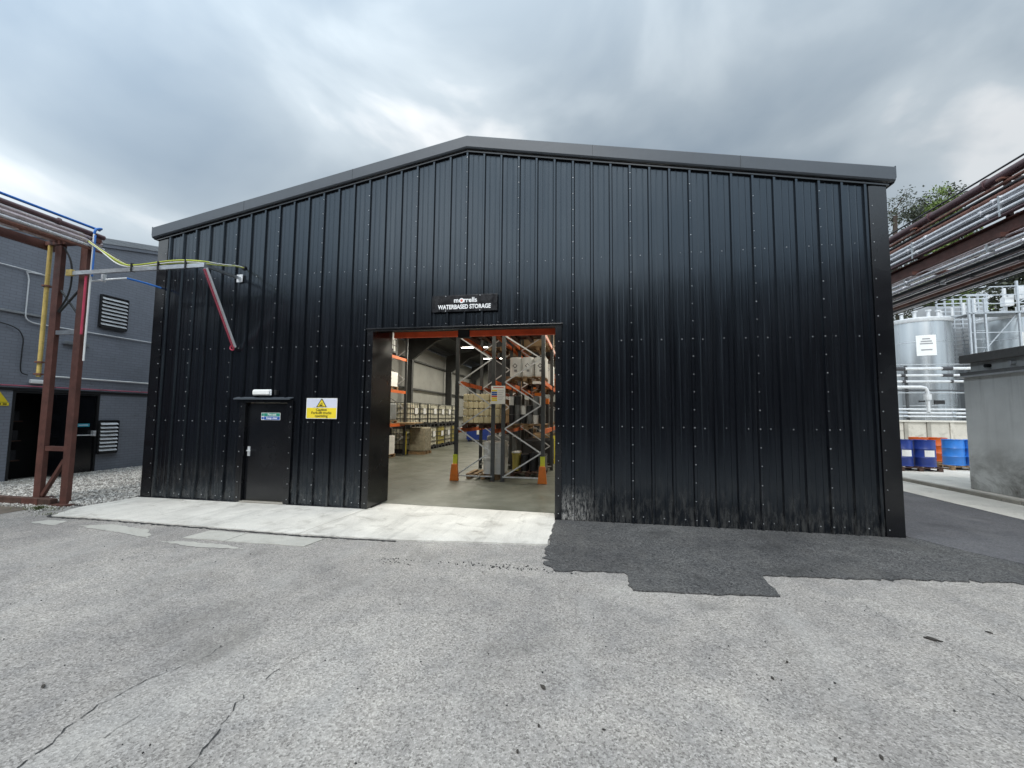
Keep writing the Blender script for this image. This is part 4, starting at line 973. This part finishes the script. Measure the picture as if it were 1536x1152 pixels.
# dim shelving inside the recess
for z in (.5, 1.0, 1.5):
    MB().box(LX - 1.3, LX - .8, OY0, 1.05, z, z + .03).build('shelf', 'dark_wood', lb)
    for k in range(3): MB().box(LX - .98, LX - .82, OY0 + .06 + k * .22, OY0 + .2 + k * .22, z + .031, z + .2 + .04 * k).build('stored_box', ('grey_stock', 'carton', 'dark_stock')[k], lb)
def louvre(y0, y1, z0, z1, n, label):
    t = MB().box(LX + .001, LX + .02, y0, y1, z0, z1).build('louvre', 'black_matt', lb)
    MB().box(LX + .02, LX + .07, y0 - .02, y0 + .015, z0, z1).box(LX + .02, LX + .07, y1 - .015, y1 + .02, z0, z1).box(LX + .02, LX + .07, y0 + .015, y1 - .015, z1 - .02, z1 + .01).box(LX + .02, LX + .09, y0 + .015, y1 - .015, z0 - .02, z0 + .04).build('louvre_frame', 'black_matt', t)
    p = (z1 - z0 - .08) / n
    for i in range(n):
        z = z0 + .06 + i * p
        MB().add([(LX + .095, y0 + .016, z), (LX + .095, y1 - .016, z), (LX + .03, y1 - .016, z + p * .62), (LX + .03, y0 + .016, z + p * .62), (LX + .095, y0 + .016, z + .012), (LX + .095, y1 - .016, z + .012), (LX + .03, y1 - .016, z + p * .62 + .012), (LX + .03, y0 + .016, z + p * .62 + .012)], [(0, 1, 2, 3), (4, 5, 6, 7), (0, 1, 5, 4), (2, 3, 7, 6), (0, 3, 7, 4), (1, 2, 6, 5)]).build('slat', 'galv_pale', t)
louvre(1.98, 2.68, 4.17, 5.09, 8, '')
louvre(2.19, 2.67, .61, 1.53, 8, '')
# services on the wall
def wallpipe(pts, r, mat, name='conduit'): return MB().tube(pts, r, 8).build(name, mat, lb, smooth=True)
X = LX + .05
wallpipe([(X, -8, 2.39), (X, 9, 2.39)], .016, 'pink_pipe', 'pink_pipe')
MB().box(LX + .001, LX + .03, -8, 9, 2.275, 2.34).build('lintel_strip', 'black_matt', lb)
wallpipe([(X, .9, 2.67), (X, 9, 2.67)], .02, 'white_cable')
wallpipe(bez([(X, -7, 5.22), (X, .15, 5.22), (X, .34, 5.17), (X, .40, 5.0)], 5) + bez([(X, .40, 4.2), (X, .42, 4.04), (X, .55, 3.96), (X, .8, 3.95)], 5) + [(X, 9, 3.97)], .016, 'galv_pale')
wallpipe(bez([(X, -1, 3.95), (X, .1, 3.82), (X, .38, 3.6), (X, .40, 3.2), (X, .41, 2.75), (X, .55, 2.66)], 5), .012, 'black_cable', 'cable')
MB().box(LX, LX + .06, -1.6, .72, 4.13, 4.18).build('channel', 'galv', lb)
MB().box(LX, LX + .1, 1.2, 1.75, 3.55, 3.63).build('wall_bracket', 'galv', lb)
for y in np.arange(-1, 6, 1.05): MB().box(LX, LX + .07, y - .02, y + .02, 2.40, 2.43).build('pipe_clip', 'galv', lb)
el = thing('emergency_lamp', 'small white emergency lamp over the slate building door', 'lamp', (LX + .06, .75, 2.5)); MB().box(LX + .005, LX + .09, .60, .90, 2.46, 2.56).build('lamp_body', 'white_plastic', el, bevel=.02)
ts = thing('door_notice', 'small teal notice on the slate building door leaf', 'sign', (LX - .02, 1.85, 1.4)); MB().box(LX - .029, LX - .024, 1.70, 2.0, 1.365, 1.45).build('board', 'sign_teal', ts)
MB().box(LX - .0235, LX - .0225, 1.74, 1.96, 1.40, 1.418).build('print_line', 'letter_white', ts)
ys_ = thing('hazard_sign', 'yellow triangular hazard sign beside the slate building doorway', 'sign', (LX + .02, .08, 2.1))
MB().prism([(-.18, 1.985), (.26, 1.985), (.04, 2.33)], LX + .005, LX + .012, 'yz').build('triangle', 'sign_yellow', ys_)
MB().prism([(-.02, 2.05), (.10, 2.05), (.04, 2.2)], LX + .0125, LX + .0135, 'yz').build('symbol', 'ink_black', ys_)
MB().box(LX + .005, LX + .012, -.18, .28, 1.905, 1.975).build('lower_panel', 'sign_yellow', ys_)
for k in range(4): MB().box(LX + .0125, LX + .0135, -.13 + k * .1, -.06 + k * .1, 1.925, 1.955).build('print_block', 'ink_black', ys_)

# ================================================================== PIPE FRAME on brown columns (left)
pf = thing('pipe_trestle', 'brown steel column pair carrying a bundle of pipes beside the black shed', 'trestle', (-7.8, -.95, 0))
def hcol(x, y, z0, z1, w=.165, d=.085):
    MB().box(x - w / 2, x + w / 2, y - d / 2, y + d / 2, z0, z1).build('column', 'rust_red', pf, bevel=.004)
for yb in (-.93, -8.4):
    hcol(-7.56, yb, 0, 5.34); hcol(-8.21, yb, 0, 5.12)
    MB().box(-7.75, -7.37, yb - .14, yb + .14, .0, .035).build('base_plate', 'rust_red', pf); MB().box(-8.40, -8.02, yb - .14, yb + .14, .0, .125).build('base_plate', 'rust_red', pf)
    MB().box(-8.115, -7.655, yb - .03, yb + .04, 1.02, 1.11).build('tie_bar', 'rust_red', pf)
    MB().box(-8.115, -7.655, yb - .03, yb + .04, 3.30, 3.38).build('tie_bar', 'galv', pf)
    MB().obox((-8.115, yb, .16), (-7.655, yb, .85), .06, .06).build('diagonal', 'rust_red', pf)
    MB().box(-8.75, -7.30, yb - .06, yb + .06, 5.13, 5.21).build('cross_head', 'rust_red', pf)
    MB().obox((-8.115, yb, 4.2), (-7.65, yb, 3.7), .035, .02).obox((-8.115, yb, 3.75), (-7.65, yb, 4.2), .035, .02).build('diagonal', 'steel_dark', pf)
for x, z, r, m in ((-7.50, 5.46, .024, 'blue_hose'), (-7.40, 5.295, .048, 'plum_pipe'), (-7.39, 5.205, .030, 'pinkish_pipe'), (-7.38, 5.125, .040, 'pinkish_pipe'), (-7.38, 5.045, .030, 'silver_pipe'), (-7.39, 4.985, .022, 'rust_pipe'), (-7.74, 5.26, .045, 'pinkish_pipe'), (-7.86, 5.25, .038, 'silver_pipe'), (-8.0, 5.27, .06, 'pinkish_pipe'), (-8.14, 5.245, .036, 'silver_pipe'), (-8.27, 5.255, .045, 'rust_pipe'), (-8.40, 5.25, .04, 'pinkish_pipe')):
    MB().cyl((x, -.72 - random.uniform(0, .1), z), (x, -14, z), r, n=12).build('pipe', m, pf, smooth=True)
    if r > .04:
        for y in (-1.5, -3.1, -4.9): MB().cyl((x, y, z), (x, y - .03, z), r * 1.5, n=12).build('flange', m, pf)
MB().box(-8.62, -8.55, -14, -.8, 5.06, 5.22).build('side_channel', 'rust_red', pf)
MB().cyl((-8.46, -.95, 2.46), (-8.46, -.95, 5.2), .037, n=12).build('yellow_pipe', 'yellow_pipe', pf, smooth=True)
for z in (2.50, 2.74, 4.28): MB().cyl((-8.46, -.95, z), (-8.46, -.95, z + .03), .075, n=12).build('flange', 'rust_pipe', pf)
MB().tube(bez([(-8.02, -1.0, 5.05), (-7.80, -1.02, 4.75), (-7.74, -1.02, 4.4), (-7.80, -1.02, 4.05), (-8.04, -1.0, 3.75)], 6), .016).build('cable', 'black_cable', pf, smooth=True)
MB().cyl((-7.31, -1.0, 2.76), (-7.31, -1.0, 5.35), .017, n=8).build('service_pipe', 'white_cable', pf); MB().cyl((-7.345, -1.05, 3.27), (-7.345, -1.05, 4.42), .02, n=8).build('service_pipe', 'red_hose', pf)
MB().cyl((-7.275, -1.0, 4.42), (-7.275, -1.0, 5.25), .015, n=8).build('service_pipe', 'blue_hose', pf)
MB().tube(bez([(-7.5, -.8, 5.46), (-7.36, -.85, 5.45), (-7.30, -.98, 5.38), (-7.31, -1.0, 5.28)], 5), .022).build('hose_bend', 'blue_hose', pf, smooth=True)
# strut bracket from the column to the shed wall, with its cables
arm = thing('cable_bracket', 'galvanised strut bracket carrying green and white cables to the black shed wall', 'cable bracket', (-4.7, -.06, 4.5))
A0, A1, A2 = (-7.66, -1.09, 4.47), (-4.60, -1.09, 4.47), (-4.86, -.045, 4.58)
MB().obox(A0, A1, .045, .075).build('strut', 'galv', arm); MB().obox((-4.62, -1.06, 4.47), A2, .045, .05).build('strut', 'galv', arm)
MB().box(-4.93, -4.79, -.045, -.036, 4.50, 4.66).build('wall_plate', 'galv_pale', arm); MB().box(-7.74, -7.6, -1.125, -1.07, 4.42, 4.54).build('column_plate', 'yellow_pipe', arm)
MB().obox((-4.62, -1.06, 4.43), (-4.87, -.06, 3.13), .055, .05).build('strut', 'white_paint', arm); MB().cyl((-4.60, -1.095, 4.40), (-4.85, -.095, 3.09), .011, n=8).build('red_hose', 'red_hose', arm); MB().cyl((-4.635, -1.09, 4.40), (-4.885, -.09, 3.10), .006, n=8).build('red_hose', 'red_hose', arm)
MB().tube([(-4.9 + .05 * math.cos(t), -.08, 3.12 + .05 * math.sin(t)) for t in np.linspace(0, 5.5, 14)], .014).build('hose_coil', 'red_hose', arm, smooth=True)
for k, (m, dz, dy) in enumerate((('white_cable', .06, 0), ('green_cable', .05, .02), ('green_cable', .085, -.01), ('white_cable', .09, .015), ('black_cable', .07, .005))):
    p = bez([(-7.62 + .04 * k, -1.05, 5.24), (-7.1, -1.07, 4.95 + .01 * k), (-6.55 + .05 * k, -1.09 + dy, 4.58 + dz * .3), (-6.1, -1.09 + dy, 4.47 + dz), (-5.3, -1.09 + dy, 4.50 + dz * 1.1), (-4.75, -1.06 + dy, 4.48 + dz), (-4.72, -.6, 4.62 + dz * .5), (-4.80, -.2, 4.76 + dz * .3), (-4.81 + dy, .0, 4.81)], 6)
    MB().tube(p, .011, 6).build('cable', m, arm, smooth=True)
MB().cyl((-4.81, -.03, 4.81), (-4.81, .01, 4.81), .05, n=12).build('gland', 'black_matt', arm)
for x in (-6.2, -5.6, -5.0): MB().box(x - .012, x + .012, -1.13, -1.05, 4.43, 4.585).build('cable_tie', 'black_cable', arm)
bh = thing('blue_air_hose', 'blue and white air line running from the brown column to the shed corner', 'hose', (-7.0, -.5, 4.4))
MB().tube(bez([(-7.33, -.96, 4.34), (-7.1, -.8, 4.42), (-6.98, -.6, 4.50)], 5), .017).build('rigid_pipe', 'galv_pale', bh, smooth=True); MB().tube(bez([(-6.98, -.6, 4.50), (-6.93, -.35, 4.50), (-6.83, -.02, 4.47)], 5), .02).build('hose', 'blue_hose', bh, smooth=True)
MB().box(-7.2, -7.15, -.9, -.84, 4.35, 4.5).build('hose_clamp', 'galv_pale', bh)
# weeds by the edging
def tuft(x, y, n, h, name, label):
    mb = MB()
    for i in range(n):
        a = rng.uniform(0, 6.28); r = abs(rng.normal()) * .12; bx, by = x + r * math.cos(a) * 1.8, y + r * math.sin(a) * .6; hh = h * rng.uniform(.4, 1.1); w = .004
        lx, ly = rng.normal() * .5 * hh, rng.normal() * .5 * hh; c, s_ = math.cos(a) * w, math.sin(a) * w
        mb.add([(bx - c, by - s_, .003), (bx + c, by + s_, .003), (bx + lx * .5 + c * .6, by + ly * .5 + s_ * .6, hh * .7), (bx + lx * .5 - c * .6, by + ly * .5 - s_ * .6, hh * .7), (bx + lx, by + ly, hh)], [(0, 1, 2, 3), (3, 2, 4)])
    o = mb.build(name, 'grass_green'); tag(o, label, 'weeds', kind='stuff')
tuft(-7.55, -1.32, 260, .09, 'weed_tuft', 'low green weeds at the apron corner by the sleeper edging')
tuft(-6.95, -1.55, 60, .035, 'moss_tuft', 'thin moss at the tip of the concrete apron')
# leaves and lumps on the yard
for i, (x, y, s_) in enumerate(((5.03, -3.33, .045), (1.96, -4.56, .026), (1.97, -4.91, .013), (1.88, -5.12, .014), (3.7, -3.92, .016), (3.51, -4.15, .018), (3.79, -4.79, .018), (3.54, -4.85, .014), (-1.25, -5.18, .02), (2.34, -4.87, .010), (.5, -3.6, .012), (5.6, -3.1, .02))):
    a = rng.uniform(0, 3.1); mb = MB(); n = 9
    pts = [(s_ * (1.3 if k % 2 else .8) * math.cos(2 * math.pi * k / n) * rng.uniform(.8, 1.2), .5 * s_ * math.sin(2 * math.pi * k / n)) for k in range(n)]
    pts = [(x + p * math.cos(a) - q * math.sin(a), y + p * math.sin(a) + q * math.cos(a)) for p, q in pts]
    mb.add([(p, q, .005) for p, q in pts] + [(p, q, .008 + .2 * s_ * rng.random()) for p, q in pts], [tuple(range(n)), tuple(range(n, 2 * n))] + [(k, (k + 1) % n, n + (k + 1) % n, n + k) for k in range(n)])
    o = mb.build('dead_leaf', 'dead_leaf'); tag(o, 'small dark dead leaf or lump lying on the grey tarmac', 'leaf', 'bits lying on the yard')

# ================================================================== RIGHT: pipe bridge
pb = thing('pipe_bridge', 'overhead bridge of brown and silver pipes beyond the right side of the shed', 'pipe bridge', (9.6, 4, 0))
Y0, Y1 = -14, 30
def ibeam(x, z0, z1, w=.16):
    MB().box(x - w / 2, x + w / 2, Y0, Y1, z0, z0 + .018).box(x - w / 2, x + w / 2, Y0, Y1, z1 - .018, z1).box(x - .008, x + .008, Y0, Y1, z0 + .018, z1 - .018).build('main_beam', 'rust_red', pb)
ibeam(9.60, 5.10, 5.36); ibeam(11.25, 5.10, 5.36)
for (x, z, r, m) in ((9.60, 6.34, .018, 'dark_pipe'), (9.60, 6.18, .085, 'plum_pipe'), (9.72, 6.24, .05, 'rust_pipe'), (9.56, 6.02, .032, 'rust_pipe'), (9.55, 5.925, .028, 'dark_pipe'), (9.55, 5.835, .045, 'rust_pipe'), (9.50, 5.735, .046, 'silver_pipe'), (9.50, 5.640, .046, 'silver_pipe'), (9.50, 5.565, .026, 'dark_pipe'), (9.48, 5.495, .044, 'silver_pipe'), (9.48, 5.415, .034, 'plum_pipe'), (9.7, 5.95, .05, 'rust_pipe'), (9.7, 5.78, .05, 'plum_pipe'), (9.72, 5.62, .06, 'dark_pipe'),
                     (9.85, 5.45, .06, 'silver_pipe'), (10.1, 5.45, .06, 'rust_pipe'), (10.4, 5.47, .08, 'silver_pipe'), (10.7, 5.45, .06, 'plum_pipe'), (11.0, 5.45, .05, 'silver_pipe'),
                     (9.49, 5.03, .016, 'pinkish_pipe'), (9.52, 4.94, .042, 'silver_pipe'), (9.78, 4.92, .022, 'silver_pipe'), (10.0, 4.93, .045, 'dark_pipe'), (10.22, 4.92, .030, 'silver_pipe'), (10.42, 4.93, .05, 'dark_pipe'), (10.62, 4.92, .028, 'pinkish_pipe'), (10.82, 4.93, .05, 'rust_pipe'), (11.0, 4.92, .04, 'dark_pipe'), (11.18, 4.92, .024, 'silver_pipe'), (11.34, 4.93, .012, 'black_cable'), (11.42, 4.90, .012, 'black_cable')):
    MB().cyl((x, Y0, z), (x, Y1, z), r, n=12).build('pipe', m, pb, smooth=True)
    if r > .035:
        for y in (1.6 + rng.uniform(-.4, .4), 3.0 + rng.uniform(-.5, .5), 6 + rng.uniform(-1, 1)): MB().cyl((x, y, z), (x, y + .05, z), r * 1.3, n=12).build('coupling', m, pb)
for y in np.arange(-13.2, 30, 2.05):
    MB().box(9.56, 9.63, y - .035, y + .035, 5.361, 6.12).build('stanchion', 'rust_red', pb)
    MB().box(9.40, 11.4, y - .04, y + .04, 5.02, 5.098).build('cross_beam', 'rust_red', pb)
    MB().box(9.46, 9.80, y - .05, y + .05, 6.07, 6.10).build('pipe_saddle', 'rust_pipe', pb)
    MB().box(9.44, 9.53, y - .02, y + .02, 5.40, 5.78).build('pipe_clip', 'galv', pb)
    for x in (9.52, 10.22): MB().box(x - .06, x + .06, y + .3, y + .33, 4.87, 5.02).build('pipe_hanger', 'galv', pb)
for y in (-7.2, 9.6, 22.0):
    for x in (9.6, 11.25): MB().box(x - .1, x + .1, y - .1, y + .1, .02, 5.02).build('column', 'rust_red', pb, bevel=.004)

# low rendered plant room
pr_ = thing('plant_room', 'low grey rendered building with a concrete roof cap and damp-stained foot', 'building', (13.5, -1, .1))
MB().box(11.62, 17, -9, 5.02, .1, 2.86).build('wall', 'grey_render', pr_, bevel=.015)
MB().box(11.52, 17.1, -9.1, 5.16, 2.861, 2.90).build('drip_ledge', 'galv_pale', pr_)
MB().box(11.60, 17.05, -9.05, 5.08, 2.901, 2.99).build('ledge_fascia', 'cap_concrete', pr_)
MB().box(11.72, 16.95, -8.9, 4.92, 2.991, 3.22).build('upper_wall', 'grey_render', pr_)
MB().box(11.58, 17.05, -9.05, 5.06, 3.221, 3.43).build('roof_cap', 'cap_concrete', pr_, bevel=.015)
for y, m in ((4.4, 'black_matt'), (3.8, 'galv_pale'), (3.1, 'galv_pale')): MB().cyl((11.72, y, 3.10), (11.62, y, 3.10), .045, n=10).build('vent_stub', m, pr_)

# drums on pallets
def drum(x, y, z, mat, label, plate=True):
    t = thing('steel_drum', label, 'drum', (x, y, z), 'steel drums on the concrete slab')
    MB().lathe((x, y, z), [(.27, .0), (.292, .0), (.292, .02), (.283, .03), (.283, .28), (.293, .295), (.283, .31), (.283, .57), (.293, .585), (.283, .60), (.283, .84), (.292, .85), (.292, .875), (.276, .875), (.274, .855)], 28).build('body', mat, t, smooth=True)
    MB().cyl((x + .12, y + .1, z + .855), (x + .12, y + .1, z + .872), .035, n=10).build('bung', 'galv', t)
    if plate:
        vs = []
        for k in range(5):
            a = R(-122 + k * 14); vs += [(x + .288 * math.cos(a), y + .288 * math.sin(a), z + .33), (x + .288 * math.cos(a), y + .288 * math.sin(a), z + .54)]
        MB().add(vs, [(2 * k, 2 * k + 2, 2 * k + 3, 2 * k + 1) for k in range(4)]).build('drum_label', 'paper_white', t)
    return t
make_pallet('pallet under the two navy drums near the shed corner', 13.02, 9.25, .1, 'dark_wood', 1.25, 1.2)
make_pallet('pallet under the bright blue drums near the grey plant room', 15.0, 9.95, .1, 'wood', 1.3, 1.2)
make_pallet('pallet under the orange drums', 15.02, 11.5, .1, 'wood', 1.25, 1.2)
drum(12.72, 9.05, .246, 'blue_drum', 'navy steel drum closest to the shed side wall')
drum(13.33, 8.98, .246, 'blue_drum', 'navy steel drum standing between its navy twin and the orange drums')
drum(14.72, 11.3, .246, 'orange_drum', 'orange steel drum behind the second navy drum', False)
drum(15.33, 11.3, .246, 'orange_drum', 'orange steel drum behind the bright blue drums', False)
drum(14.72, 9.75, .246, 'bright_blue', 'bright blue drum in front of the orange drums', False)
drum(15.33, 9.70, .246, 'bright_blue', 'bright blue drum partly hidden by the grey plant room')
# panelled retaining wall
rw = thing('retaining_wall', 'stained cream concrete panel wall below the tank pipework', 'wall', (20, 18, .1))
for k in range(24):
    x0 = 11.45 + k * 1.03
    MB().box(x0 + .10, x0 + .93, 18.05, 18.2, .1, 1.66).build('wall_panel', 'wall_cream', rw, bevel=.01)
    MB().box(x0 - .09, x0 + .09, 18.0, 18.24, .1, 1.665).build('wall_post', 'kerb_concrete' if k % 3 else 'wall_cream', rw, bevel=.01)
MB().box(11.3, 36.2, 17.95, 18.3, 1.666, 1.76).build('wall_coping', 'pale_concrete', rw, bevel=.012)
# pipe run above it
rp = thing('tank_pipe_run', 'rows of pale pipes on steel posts in front of the silver tanks', 'pipe run', (20, 18.6, .1))
for z, r, m in ((4.52, .075, 'galv_pale'), (4.16, .062, 'galv_pale'), (3.83, .062, 'galv_pale'), (3.36, .03, 'dark_pipe'), (3.22, .03, 'galv'), (4.75, .02, 'galv'), (2.34, .05, 'galv_pale'), (2.14, .06, 'galv_pale'), (1.95, .06, 'galv_pale')):
    MB().cyl((12.5, 18.6, z), (33, 18.6, z), r, n=12).build('pipe', m, rp, smooth=True)
    if r > .05:
        for x in (18.8, 21.0, 24): MB().cyl((x + rng.uniform(-.2, .2), 18.6, z), (x + .3, 18.6, z), r * 1.45, n=12).build('flange', 'dark_pipe' if z > 3 else 'galv', rp)
MB().tube([(12.5, 18.55, 3.53), (19.8, 18.55, 3.53), (20.0, 18.55, 3.48), (20.08, 18.55, 3.3), (20.08, 18.55, 2.2)], .085, 12).build('elbow_pipe', 'galv_pale', rp, smooth=True)
MB().cyl((20.08, 18.55, 2.85), (20.08, 18.55, 3.15), .16, n=14).build('valve_body', 'galv_pale', rp)
MB().box(19.6, 19.85, 18.4, 18.5, 2.72, 2.80).box(20.3, 20.75, 18.4, 18.5, 2.62, 2.82).build('valve_wheel', 'black_matt', rp)
for x in (13.5, 16.3, 19.25, 22.2, 25.2, 28.2): MB().box(x - .05, x + .05, 18.70, 18.80, .1, 4.7).build('post', 'rack_grey', rp)
# tanks
def tank(x, y, r, z1, label, lab=True):
    t = thing('storage_tank', label, 'tank', (x, y, .1))
    MB().lathe((x, y, .1), [(r, 0), (r, z1 - .35), (r * 1.0, z1 - .34)], 56).build('shell', 'tank_steel', t, smooth=True)
    MB().lathe((x, y, z1 - .24), [(r + .06, 0), (r + .08, .06), (r + .08, .22), (r + .03, .26), (r * .5, .42), (.02, .5)], 56).build('roof_ring', 'galv_pale', t, smooth=True)
    for z in (2.6, 4.9, z1 - 1.5): MB().lathe((x, y, z), [(r + .004, 0), (r + .012, .01), (r + .012, .03), (r + .004, .04)], 56).build('weld_band', 'galv', t)
    if lab:
        vs = []; a0 = math.atan2(-7.5 - y, 2.26 - x) + R(14)
        for k in range(6):
            a = a0 + R((k - 2.5) * 6.5); vs += [(x + (r + .016) * math.cos(a), y + (r + .016) * math.sin(a), z1 - 2.35), (x + (r + .016) * math.cos(a), y + (r + .016) * math.sin(a), z1 - 1.1)]
        lb_ = MB().add(vs, [(2 * k, 2 * k + 2, 2 * k + 3, 2 * k + 1) for k in range(5)]).build('tank_label', 'paper_white', t)
        for j, (dz, w) in enumerate(((-1.33, .12), (-1.48, .17), (-1.62, .2), (-2.0, .17))):
            vs = []
            for k in range(5):
                a = a0 + w * (k - 2) / 2.2; vs += [(x + (r + .02) * math.cos(a), y + (r + .02) * math.sin(a), z1 + dz - .035), (x + (r + .02) * math.cos(a), y + (r + .02) * math.sin(a), z1 + dz + .035)]
            MB().add(vs, [(2 * k, 2 * k + 2, 2 * k + 3, 2 * k + 1) for k in range(4)]).build('print_line', 'ink_grey', lb_)
    for k in range(5):
        a = R(200 + k * 33); bx, by = x + r * .7 * math.cos(a), y + r * .7 * math.sin(a)
        MB().cyl((bx, by, z1), (bx, by, z1 + .45), .09, n=10).cyl((bx, by, z1 + .45), (bx, by, z1 + .52), .15, n=10).build('nozzle', 'galv_pale', t)
    return t
tank(22.95, 23.3, 1.60, 8.0, 'silver steel tank with a white notice next to the shed side')
tank(28.6, 23.3, 2.05, 8.1, 'wider silver steel tank behind the galvanised access gantry')
tank(20.4, 29.5, 1.7, 7.2, 'silver steel tank standing back behind the others')
ag = thing('access_gantry', 'galvanised steel access gantry and handrails between the silver tanks', 'gantry', (25.2, 21.4, .1))
for x in (24.35, 24.55, 25.15, 26.8, 28.6, 30.4): MB().box(x - .045, x + .045, 21.3, 21.4, .1, 9.9 if x > 26 else 8.9).build('post', 'galv', ag)
for z in (6.9, 8.1, 8.6, 9.1, 9.6): MB().box(24.3, 32, 21.32, 21.38, z - .025, z + .025).build('rail', 'galv', ag)
MB().box(24.3, 32, 21.3, 22.4, 8.02, 8.06).build('platform', 'galv', ag)
for k in range(14): MB().box(24.58, 25.12, 21.33, 21.37, 1.5 + k * .5, 1.53 + k * .5).build('ladder_rung', 'galv', ag)
for a, b in (((24.4, 21.45, 2), (26.8, 21.45, 5)), ((24.4, 21.45, 5), (26.8, 21.45, 8)), ((26.8, 21.45, 8.6), (28.6, 21.45, 9.6))): MB().obox(a, b, .05, .05).build('brace', 'galv', ag)
MB().box(26.3, 26.75, 21.5, 21.8, 8.5, 9.0).build('control_box', 'white_paint', ag)
for k in range(9): MB().cyl((24.0 + k * .9, 22.0 + .4 * (k % 3), 8.07), (24.0 + k * .9, 22.0 + .4 * (k % 3), 8.6 + .35 * (k % 4)), .06 + .03 * (k % 2), n=10).build('vent_pipe', 'galv_pale', ag)
for k in range(5): MB().box(26.9 + k * .55, 27.2 + k * .55, 22.0, 22.3, 9.0, 9.3 + .45 * (k % 3)).build('pump_head', 'galv_pale', ag, bevel=.03)
ls = thing('lattice_tower', 'pale grey lattice frame standing behind the first silver tank', 'frame', (25, 25.6, .1))
for k in range(7): MB().box(25.6 + k * .48, 25.68 + k * .48, 25.4, 25.5, .1, 10.1).build('upright', 'galv', ls)
for k in range(18): MB().box(25.6, 28.6, 25.38, 25.4, 5.4 + k * .28, 5.48 + k * .28).build('bar', 'galv', ls)
MB().box(24.9, 29.2, 26.3, 26.4, .1, 9.7).build('screen_panel', 'slate_top', ls)

# ================================================================== TREES
def tree(x, y, h, cr, nleaf, leafsize, mat, label, seed, sparse=.5, name='tree'):
    r_ = np.random.default_rng(seed)
    t = thing(name, label, 'tree', (x, y, .1))
    mb = MB(); mb.tube([(x, y, .1), (x + .1, y, h * .3), (x - .15, y + .1, h * .62), (x + .1, y, h * .92)], .16, 7)
    cl = []
    for i in range(34):
        a = r_.uniform(0, 6.28); zz = h * r_.uniform(.45, .98); q = cr * (1.15 - abs((zz / h) - .7) * 1.6) * r_.uniform(.45, 1.05)
        e_ = (x + q * math.cos(a), y + q * math.sin(a), zz + q * .25); b0 = (x, y, zz - q * .5)
        m_ = tuple((p + s_) / 2 + r_.normal() * .2 for p, s_ in zip(b0, e_))
        mb.tube([b0, m_, e_], .028 + .02 * r_.random(), 5)
        for k in range(3): cl.append(tuple(p + r_.normal() * cr * .16 for p in e_))
        cl.append(m_)
        for k in range(3):
            e2 = tuple(p + r_.normal() * cr * .28 for p in e_); mb.tube([e_, e2], .012, 4); cl.append(e2)
    mb.build('trunk', 'bark', t, smooth=True)
    cl = np.array(cl); n = nleaf
    w = r_.random(len(cl)) ** 1.5; w /= w.sum()
    c = cl[r_.choice(len(cl), n, p=w)] + r_.normal(size=(n, 3)) * cr * sparse * .22 * np.array([1, 1, .75])
    u = r_.normal(size=(n, 3)); u /= np.linalg.norm(u, axis=1)[:, None]; v = np.cross(u, r_.normal(size=(n, 3))); v /= np.linalg.norm(v, axis=1)[:, None]
    s_ = leafsize * r_.uniform(.6, 1.3, (n, 1))
    V = np.stack([c - u * s_, c + v * s_ * .55, c + u * s_, c - v * s_ * .55], 1).reshape(-1, 3)
    F_ = np.arange(4 * n).reshape(-1, 4)
    me = bpy.data.meshes.new('crown'); me.from_pydata((V - np.array([x, y, .1])).tolist(), [], F_.tolist()); me.materials.append(MATS[mat])
    o = bpy.data.objects.new('crown', me); COL.objects.link(o); o.parent = t; o['kind'] = 'stuff'
    return t
tree(27.0, 31, 20.0, 1.6, 6500, .09, 'leaf_dark', 'thin dark tree with sparse leaves rising behind the shed corner', 3, 1.0)
tree(30.4, 32, 20.5, 1.9, 12000, .10, 'leaf_dark', 'dark topped tree behind the yellow-green one', 5, .9)
tree(29.0, 29, 18.5, 1.6, 20000, .10, 'leaf_green', 'yellow-green leafy tree behind the pipe bridge', 6, .8)
tree(37.6, 33, 14.2, 3.0, 15000, .17, 'leaf_dark', 'broad dark green tree behind the access gantry', 8, .9)

# ================================================================== BUILDINGS ACROSS THE YARD (seen only mirrored in the cladding)
def block(x0, x1, y0, y1, h, label):
    t = thing('works_building', label, 'building', ((x0 + x1) / 2, y1, 0))
    MB().box(x0, x1, y0, y1, 0, h).build('wall', 'red_brick_dark', t)
    xm = (x0 + x1) / 2
    MB().prism([(x0 - .3, h), (x1 + .3, h), (xm, h + (x1 - x0) * .03)], y0 - .2, y1 + .2).build('roof', 'roof_dark', t)
    x = x0 + 1.5
    while x < x1 - 1.5:
        for z in np.arange(1.2, h - 1.6, 3.0):
            f = MB().box(x - .06, x + 1.26, y1 + .001, y1 + .05, z - .06, z + 1.56).build('window', 'white_paint', t); MB().box(x, x + 1.2, y1 + .051, y1 + .06, z, z + 1.5).build('pane', 'window_glass', f)
        x += 3.0
block(-58, 6, -46, -29, 12.9, 'dark brick works building with a low gable across the yard')
block(6.05, 44, -46, -29.5, 13.4, 'taller dark brick works building across the yard')
